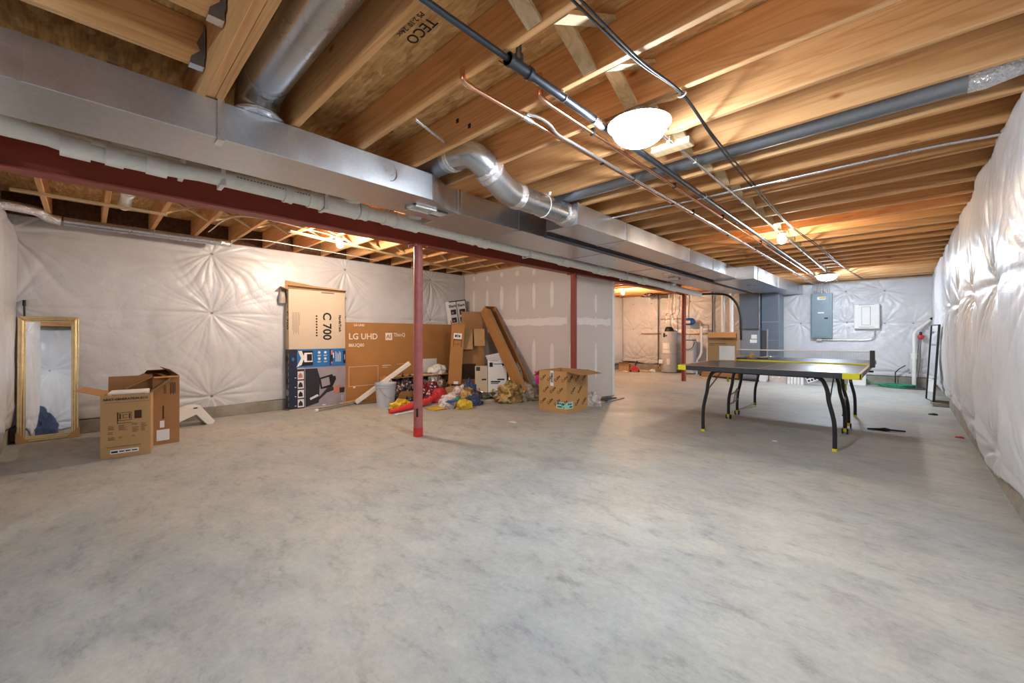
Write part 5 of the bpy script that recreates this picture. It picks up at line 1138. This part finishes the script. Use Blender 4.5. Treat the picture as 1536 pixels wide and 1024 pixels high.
# ------------------------------------------------------------------ utility corner
t = thing('water_heater', 'grey cylindrical water heater with black vent dome, behind the far red post', 'water heater', (-5.02, 12.0, 0))
MB().lathe([(0.0, 0.02), (0.21, 0.02), (0.215, 0.05), (0.215, 1.19), (0.205, 1.215), (0.0, 1.225)], (0, 0, 0), 36).build('tank', M['whblue'], t, smooth=True)
MB().lathe([(0.217, 0.55), (0.217, 0.56)], (0, 0, 0), 36).build('tank_seam', M['washer'], t)
MB().lathe([(0.13, 1.22), (0.13, 1.27), (0.10, 1.33), (0.05, 1.36), (0.0, 1.36)], (0, 0, 0), 24).build('vent_hood', M['black'], t, smooth=True)
for zz0, zz1, a0, a1, mt in ((1.05, 1.17, -2.05, -1.72, 'ink'), (1.07, 1.12, -1.68, -1.45, 'bluepl'), (0.70, 0.88, -2.15, -1.15, 'label'), (0.58, 0.68, -2.2, -1.1, 'label'), (0.25, 0.42, -1.5, -1.1, 'label')):
    mb = MB()
    for k in range(6):
        u0 = a0 + (a1 - a0) * k / 6; u1 = a0 + (a1 - a0) * (k + 1) / 6
        mb.prism([(0.2165 * math.cos(u0), 0.2165 * math.sin(u0), zz0), (0.2165 * math.cos(u1), 0.2165 * math.sin(u1), zz0), (0.2165 * math.cos(u1), 0.2165 * math.sin(u1), zz1), (0.2165 * math.cos(u0), 0.2165 * math.sin(u0), zz1)], (0.001 * math.cos(u0), 0.001 * math.sin(u0), 0))
    mb.build('sticker', M[mt], t)
MB().box(-0.22, -0.10, -0.25, -0.17, 0.27, 0.38).build('gas_valve', M['label'], t, bevel=0.01)
MB().tube([(-0.18, -0.2, 0.30), (-0.24, -0.22, 0.2), (-0.15, -0.25, 0.12), (-0.06, -0.23, 0.10)], 0.008, 8, smooth_n=4).build('burner_tube', M['copper'], t, smooth=True)
for k, xx in enumerate((-0.09, 0.10)):
    MB().tube([(xx, 0.0, 1.22), (xx, 0, 1.70), (xx, 0.02, 1.74), (xx + 0.05, 0.05, 1.76), (xx + 0.06, 0.05, 1.85), (xx + 0.06, 0.05, 2.34)], 0.012, 10).build('water_pipe', M['copper'], t, smooth=True)
t = thing('water_softener', 'grey tall water softener cabinet right of the far red post', 'water softener', (-4.42, 11.98, 0))
MB().box(-0.15, 0.16, -0.15, 0.15, 0.02, 0.95).build('cabinet', M['whblue'], t, bevel=0.03)
MB().box(-0.13, 0.14, -0.13, 0.13, 0.95, 0.99).build('lid', M['furn_d'], t, bevel=0.01)
MB().tube([(-0.10, -0.156, 0.92), (-0.08, -0.18, 0.75), (0.02, -0.19, 0.70), (0.14, -0.18, 0.76), (0.19, -0.12, 0.92)], 0.009, 8, smooth_n=4).build('hose', M['black'], t, smooth=True)
t = thing('expansion_tank', 'blue expansion tank on the pipes right of the far red post', 'tank', (-4.44, 12.0, 1.50))
MB().lathe([(0.0, -0.17), (0.06, -0.16), (0.10, -0.11), (0.105, 0.0), (0.105, 0.09), (0.06, 0.15), (0.0, 0.16)], (0, 0, 0), 28, M=Matrix.Rotation(PI / 2, 3, 'Y')).build('tank', M['bluetank'], t, smooth=True)
MB().box(-0.09, 0.07, -0.108, -0.100, -0.06, 0.02).build('label_plate', M['card_cream'], t)
MB().cyl((0.16, 0, 0), (0.30, 0, -0.02), 0.015).cyl((0.30, 0, -0.02), (0.30, 0, -0.5), 0.015).build('water_pipe', M['copper'], t, smooth=True)
for nm, lab, pts, rr, mt, cat in (
    ('gas_pipe', 'dark vertical gas pipe left of the water heater', [(-5.42, 12.14, 0.10), (-5.42, 12.14, 2.35)], 0.016, 'iron', 'pipe'),
    ('gas_pipe', 'dark vertical pipe left of the white vent pipes', [(-3.86, 12.16, 0.3), (-3.86, 12.16, 2.35)], 0.016, 'iron', 'pipe'),
    ('copper_pipe', 'copper pipe dropping to the blue expansion tank', [(-4.58, 12.12, 1.62), (-4.58, 12.12, 2.34)], 0.012, 'copper', 'pipe'),
    ('copper_pipe', 'copper pipe running level behind the water heater', [(-6.0, 12.18, 1.16), (-4.0, 12.18, 1.16)], 0.014, 'copper', 'pipe'),
    ('copper_pipe', 'second level copper pipe above the water heater', [(-5.4, 12.18, 1.60), (-4.7, 12.18, 1.60)], 0.010, 'copper', 'pipe'),
    ('drain_pipe', 'white plastic drain pipe bending to the floor beside the softener', [(-4.10, 12.0, 1.36), (-4.10, 12.0, 0.62), (-4.14, 12.0, 0.52), (-4.22, 12.0, 0.42), (-4.24, 12.0, 0.30), (-4.24, 12.0, 0.0)], 0.030, 'pvc', 'pipe'),
    ('drain_pipe', 'thin white plastic pipe right of the bent drain', [(-3.97, 12.08, 0.90), (-3.97, 12.08, 0.1)], 0.020, 'pvc', 'pipe'),
    ('drain_pipe', 'white plastic standpipe between softener and carton', [(-3.82, 12.1, 0.98), (-3.82, 12.1, 0.1)], 0.018, 'pvc', 'pipe'),
    ('vent_pipe', 'left of two white vent pipes rising from the furnace', [(-3.24, 11.0, 0.9), (-3.24, 11.0, 2.36)], 0.043, 'pvc', 'pipe'),
    ('vent_pipe', 'right of two white vent pipes rising from the furnace', [(-3.05, 11.0, 0.9), (-3.05, 11.0, 2.14)], 0.043, 'pvc', 'pipe'),
    ('insulated_line', 'thick black insulated line curving down beside the vent pipes', catmull([(-3.50, 10.2, 2.09), (-3.30, 10.7, 2.12), (-3.05, 10.75, 2.06), (-2.88, 10.8, 1.85), (-2.80, 10.8, 1.55), (-2.79, 10.8, 1.2), (-2.80, 10.85, 1.0)], 5), 0.026, 'black', 'pipe')):
    tag(MB().tube(pts, rr, 14).build(nm, M[mt], smooth=True), lab, cat)
bag('flex_duct', 'dark crumpled flexible boot under the joists above the gas pipe', 'duct', (-5.42, 11.5, 2.24), (0.20, 0.16, 0.08), M['debris'], 77, cr=0.3, sub=3)
t = thing('furnace', 'grey sheet metal furnace cabinet behind the ping pong table', 'furnace', (-2.72, 11.52, 0))
MB().box(-0.22, 0.20, -0.20, 0.35, 0.03, 1.24).build('cabinet', M['furn'], t, bevel=0.004)
MB().box(-0.24, 0.20, -0.22, 0.33, 1.25, 2.145).build('coil_plenum', M['furn_d'], t, bevel=0.004)
MB().box(-0.20, 0.18, -0.212, -0.20, 0.64, 1.22).build('door', M['furn'], t, bevel=0.004)
MB().box(-0.20, 0.18, -0.212, -0.20, 0.06, 0.62).build('door', M['furn'], t, bevel=0.004)
MB().box(0.03, 0.15, -0.2135, -0.212, 1.02, 1.12).box(0.0, 0.15, -0.2135, -0.212, 0.92, 1.00).build('sticker', M['label'], t)
MB().box(0.195, 0.215, -0.235, -0.20, 1.25, 2.14).build('corner_seam', M['steel'], t)
MB().box(-0.24, 0.20, -0.232, -0.22, 1.25, 1.27).build('drip_flange', M['graph'], t)
t = thing('return_plenum', 'tall blue grey sheet metal return drop right of the furnace', 'duct', (-2.24, 11.6, 0))
MB().box(-0.26, 0.10, -0.16, 0.4, 0.03, 2.118).build('drop', M['furn_d'], t, bevel=0.004)
for zz in (1.42, 0.98, 0.6): MB().box(-0.262, 0.102, -0.166, -0.16, zz, zz + 0.012).build('drive_cleat', M['galv'], t)
MB().box(-0.26, -0.16, -0.175, -0.16, 0.55, 1.22).build('filter_slot', M['graph'], t); MB().box(-0.15, -0.12, -0.178, -0.16, 0.35, 1.25).build('seam', M['steel'], t)
# breaker panel and structured wiring box
t = thing('breaker_panel', 'grey metal breaker panel on the bright plastic wall', 'electrical panel', (-1.40, 12.20, 1.57))
MB().box(-0.20, 0.20, -0.10, 0.02, -0.53, 0.53).build('cabinet', M['panelgrey'], t, bevel=0.006)
MB().box(-0.185, 0.16, -0.108, -0.10, -0.49, 0.50).build('door', M['panelgrey'], t, bevel=0.004)
MB().box(0.055, 0.125, -0.114, -0.108, -0.08, -0.045).build('latch', M['black'], t)
MB().box(-0.08, 0.08, -0.110, -0.108, 0.38, 0.45).build('warning_label', M['label'], t); MB().box(-0.045, 0.075, -0.1115, -0.110, 0.40, 0.44).build('warning_stripe', M['yellowbag'], t)
MB().box(-0.07, 0.05, -0.1095, -0.108, 0.055, 0.085).build('nameplate', M['label'], t)
for k in range(9):
    xx = -0.16 + k * 0.038
    tag(MB().tube([(-1.40 + xx, 12.14, 2.10), (-1.40 + xx, 12.14, 2.355)], 0.012, 8).build('steel_conduit', M['steel'], smooth=True), f'silver conduit rising from the breaker panel, {ORD[k]} from the left', 'conduit', 'conduits above the breaker panel')
t = thing('wiring_enclosure', 'white wiring enclosure with rounded corners right of the breaker panel', 'electrical box', (-0.58, 12.20, 1.53))
MB().box(-0.23, 0.21, -0.075, 0.02, -0.28, 0.28).build('cover', M['white'], t, bevel=0.02, seg=3)
MB().box(-0.09, 0.05, -0.082, -0.074, -0.19, 0.21).build('door', M['white'], t, bevel=0.004)
for q in ((-0.095, -0.089, -0.195, 0.215), (0.05, 0.056, -0.195, 0.215), (-0.095, 0.056, 0.21, 0.216), (-0.095, 0.056, -0.196, -0.19)): MB().box(q[0], q[1], -0.080, -0.074, q[2], q[3]).build('door_gap', M['washer'], t)
for zz in (0.255, -0.245): MB().box(-0.15, 0.12, -0.079, -0.0745, zz, zz + 0.008).build('rib', M['washer'], t)
tag(MB().tube(catmull([(-0.46, 12.18, 1.25), (-0.46, 12.18, 1.12), (-0.49, 12.18, 1.04), (-0.60, 12.18, 1.0), (-0.80, 12.18, 0.995), (-1.40, 12.18, 0.995)], 5), 0.011, 10).build('steel_conduit', M['steel'], smooth=True), 'silver conduit looping from the wiring enclosure to under the breaker panel', 'conduit')
tag(MB().box(-0.05, 0.05, -0.04, 0.02, -0.03, 0.03).build('junction_box', M['steel'], None, (-1.45, 12.19, 1.0), bevel=0.004), 'small metal box under the breaker panel', 'electrical box')
# sump discharge at the far right
t = thing('sump_pipe', 'white plastic sump pipe slanting to the shiny wall at the far right', 'pipe', (0.17, 12.10, 0))
MB().tube([(0, 0, 0.0), (0, 0, 0.66)], 0.036, 18).build('riser', M['pvc'], t, smooth=True)
MB().cyl((0, 0, 0.60), (0, 0, 0.70), 0.05, seg=18).cyl((0, 0, 0.70), (0, 0, 0.72), 0.058, seg=18).build('check_valve', M['pvc'], t, smooth=True)
MB().tube([(0, 0, 0.70), (0, 0, 1.13), (0.02, 0.01, 1.19), (0.05, 0.02, 1.22), (0.27, 0.10, 1.45)], 0.027, 16).build('upper_run', M['pvc'], t, smooth=True)
MB().cyl((0.245, 0.09, 1.425), (0.285, 0.105, 1.465), 0.031, seg=14).build('wall_seal', M['black'], t)
t = thing('float_switch', 'round pink float switch hanging beside the sump pipe', 'switch', (0.27, 12.10, 1.07))
MB().lathe([(0.0, -0.05), (0.045, -0.03), (0.055, 0.0), (0.045, 0.03), (0.0, 0.05)], (0, 0, 0), 18).build('body', M['red'], t, smooth=True)
MB().cyl((0, 0, 0.045), (0, 0.02, 0.10), 0.022).build('cap', M['black'], t)
for dx in (0, 0.03): MB().tube([(dx - 0.02, 0, -0.04), (dx - 0.04, 0, -0.25), (dx - 0.05 + 0.02 * math.sin(dx * 90), 0, -0.5), (dx - 0.06, 0, -0.72), (dx - 0.08, 0.0, -0.9)], 0.006, 6, smooth_n=4).build('cord', M['graph'], t, smooth=True)
pts = [(-0.80, 11.9, 0.30), (-0.62, 11.95, 0.17), (-0.45, 11.9, 0.06)]
for k in range(60):
    a = k * 0.75; rr = 0.16 + 0.05 * math.sin(k * 1.3)
    pts.append((-0.10 + 0.30 * math.cos(a) * (0.8 + 0.2 * math.sin(k)), 11.86 + rr * 0.9 * math.sin(a), 0.02 + 0.045 * (0.5 + 0.5 * math.sin(k * 0.9))))
tag(MB().tube(pts, 0.011, 8, smooth_n=4).build('garden_hose', M['green'], smooth=True), 'tangled green hose on the floor by the sump pipe', 'hose')
tag(MB().tube([(-0.12, 12.12, 0.07), (-0.12, 12.14, 0.30), (-0.06, 12.14, 0.38), (0.04, 12.14, 0.46)], 0.010, 8).build('black_cable', M['black'], smooth=True), 'bent black cable standing left of the sump pipe', 'cable')
tag(MB().lathe([(0.0, 0.0), (0.30, 0.0), (0.30, 0.02), (0.0, 0.024)], (0.12, 11.92, 0.002), 30).build('sump_cover', M['graph']), 'dark round sump lid under the white sump pipe', 'lid')
# leaning black-edged panel at the shiny wall
t = thing('leaning_panel', 'narrow black-edged mirror panel leaning on the shiny wall', 'mirror', (0.335, 9.20, 0.06), (0, math.radians(3.0), math.radians(10)))
MB().box(0.004, 0.012, -0.01, 0.36, 0.01, 1.20).build('panel', M['mirror'], t)
MB().box(-0.006, 0.022, -0.03, -0.01, 0, 1.215).box(-0.006, 0.022, 0.36, 0.38, 0, 1.215).box(-0.006, 0.022, -0.03, 0.38, 1.20, 1.215).box(-0.006, 0.022, -0.03, 0.38, 0, 0.012).build('frame', M['blackm'], t, bevel=0.003)
# low things standing on the far floor
t = carton('storage_tub', 'white plastic tub on the floor under the right end of the table', (-0.74, 11.95, 0), 0, 0.30, 0.22, 0.24, M['pvc'], {}, cat='tub')
MB().box(-0.16, 0.16, -0.12, 0.12, 0.235, 0.255).build('rim', M['white'], t, bevel=0.004)
for nm, lab, c, d, mt, cat in (('white_box', 'small white box on the floor in front of the furnace', (-2.42, 11.25), (0.17, 0.12, 0.15), 'label', 'box'), ('metal_tray', 'silver tray standing on the floor beside the small white box', (-2.10, 11.15), (0.34, 0.10, 0.17), 'foil', 'tray')):
    tag(MB().box(-d[0] / 2, d[0] / 2, -d[1] / 2, d[1] / 2, 0.001, d[2]).build(nm, M[mt], None, (c[0], c[1], 0), bevel=0.006), lab, cat)
for k in range(5):
    tag(MB().box(-0.026, 0.026, -0.05, 0.05, 0.001, 0.19).build('white_tile', M['label'], None, (-1.88 + k * 0.062, 11.10, 0), bevel=0.002), f'narrow white tile box in a row right of the silver tray, {ORD[k]} from the left', 'box', 'row of white tile boxes')
t = thing('black_white_box', 'black and white box tilted on the floor behind the table', 'box', (-1.50, 11.10, 0.0), (0, math.radians(-24), 0))
MB().box(0.0, 0.26, -0.05, 0.05, 0.05, 0.21).build('body', M['label'], t, bevel=0.003)
mb = MB()
for i in range(4):
    for j in range(2): mb.box(0.02 + i * 0.06, 0.06 + i * 0.06, -0.0515, -0.05, 0.07 + j * 0.07, 0.11 + j * 0.07)
mb.build('printing', M['ink'], t)
tag(MB().tube([(-4.0, 11.6, 0.03), (-3.0, 11.1, 0.03), (-2.45, 10.95, 0.03)], 0.022, 10).build('insulated_line', M['black'], smooth=True), 'black insulated line lying on the floor before the furnace', 'pipe')
tag(MB().box(-0.45, 0.45, -0.10, 0.10, 0.001, 0.13).build('flat_carton', M['card_d'], None, (-3.45, 11.5, 0), bevel=0.005), 'long flat brown carton on the floor left of the furnace', 'box')
tag(MB().box(-0.5, 0.5, -0.02, 0.02, 0.001, 0.02).build('wood_strip', M['pale_y'], None, (-3.9, 10.9, 0), bevel=0.002), 'pale strip on the floor under the left side of the table', 'strip').rotation_euler = (0, 0, -0.45)
# things on the floor past the stair wall
t = carton('small_carton', 'small brown carton on the floor past the stair wall', (-6.22, 11.55, 0), 0.3, 0.30, 0.34, 0.24, M['card'], {'-y': (0.10, 60), '+x': (0.10, 100)})
MB().box(0.15, 0.1512, -0.04, 0.03, 0.13, 0.17).build('black_mark', M['ink'], t)
t = thing('red_jack', 'red trolley jack on the floor beside the small far carton', 'jack', (-5.85, 11.45, 0), (0, 0, 0.5))
MB().prism([(-0.16, -0.05, 0.03), (0.16, -0.05, 0.03), (0.10, -0.05, 0.14), (-0.02, -0.05, 0.20), (-0.12, -0.05, 0.12)], (0, 0.10, 0)).build('body', M['red'], t, bevel=0.006)
MB().bar((0.0, 0, 0.15), (0.08, 0, 0.34), 0.03, 0.03).build('handle', M['black'], t, bevel=0.003)
for q in (-0.12, 0.12): MB().cyl((q, -0.07, 0.03), (q, 0.07, 0.03), 0.03, seg=14).build('wheel', M['black'], t)
tag(MB().box(-0.22, 0.22, -0.06, 0.06, 0.001, 0.05).build('wood_offcut', M['pale_y'], None, (-5.62, 11.75, 0), bevel=0.002), 'pale wood offcut on the floor right of the red jack', 'offcut')
bag('white_bag', 'small white rag on the floor left of the water heater', 'rag', (-5.40, 11.70, 0), (0.09, 0.07, 0.07), M['whitebag'], 81, cr=0.35, sub=3)
bag('white_bag', 'tiny white rag in front of the red jack', 'rag', (-6.02, 11.20, 0), (0.08, 0.05, 0.03), M['whitebag'], 82, cr=0.3, sub=3)
# added dark heap behind the camera, standing in for the figure in the mirror
bag('mirror_figure_stand_in', 'added dark blue heap standing in for the crouching figure in the gold mirror', 'stand-in', (-0.15, -0.78, 0), (0.42, 0.36, 0.46), M['denim'], 91, cr=0.2, k=1.8, sub=5)

# ------------------------------------------------------------------ prints, stickers and tape belong to the face they are on
PRINTS = {'lettering', 'printing', 'sticker', 'tape', 'shipping_label', 'label_block', 'mint_label', 'marker_writing', 'logo', 'black_mark', 'logo_block', 'printed_artwork', 'printed_line', 'paper_sheet', 'torn_edge', 'warning_label', 'warning_stripe', 'nameplate', 'latch', 'label_plate', 'corner_guard', 'tank_seam', 'gas_valve', 'burner_tube', 'print', 'cap_bolt', 'door_gap', 'emboss', 'foil_tape', 'slot', 'bail_handle', 'clamp', 'wall_seal', 'end_plug'}
HOSTS = ('door', 'body', 'cabinet', 'tank', 'panel', 'block', 'slab', 'frame', 'run', 'cap_plate', 'near_section', 'pipe', 'cover', 'post', 'upper_run', 'tube', 'coil_plenum')
for root in [o for o in SC.objects if o.parent is None and 'category' in o]:
    kids = list(root.children)
    base = lambda o: o.name.split('.')[0]
    for c in kids:
        if base(c) in PRINTS:
            for h in HOSTS:
                hosts = [k for k in kids if base(k) == h and k is not c]
                if hosts:
                    c.parent = hosts[0]; break

# ------------------------------------------------------------------ render look
SC.view_settings.view_transform = 'Standard'; SC.view_settings.look = 'None'; SC.view_settings.gamma = 1.0; SC.view_settings.use_curve_mapping = False
SC.view_settings.exposure = 1.38
wd_ = bpy.data.worlds.new('world'); SC.world = wd_; wd_.use_nodes = True
wd_.node_tree.nodes['Background'].inputs[0].default_value = (0.5, 0.5, 0.55, 1); wd_.node_tree.nodes['Background'].inputs[1].default_value = 0.3
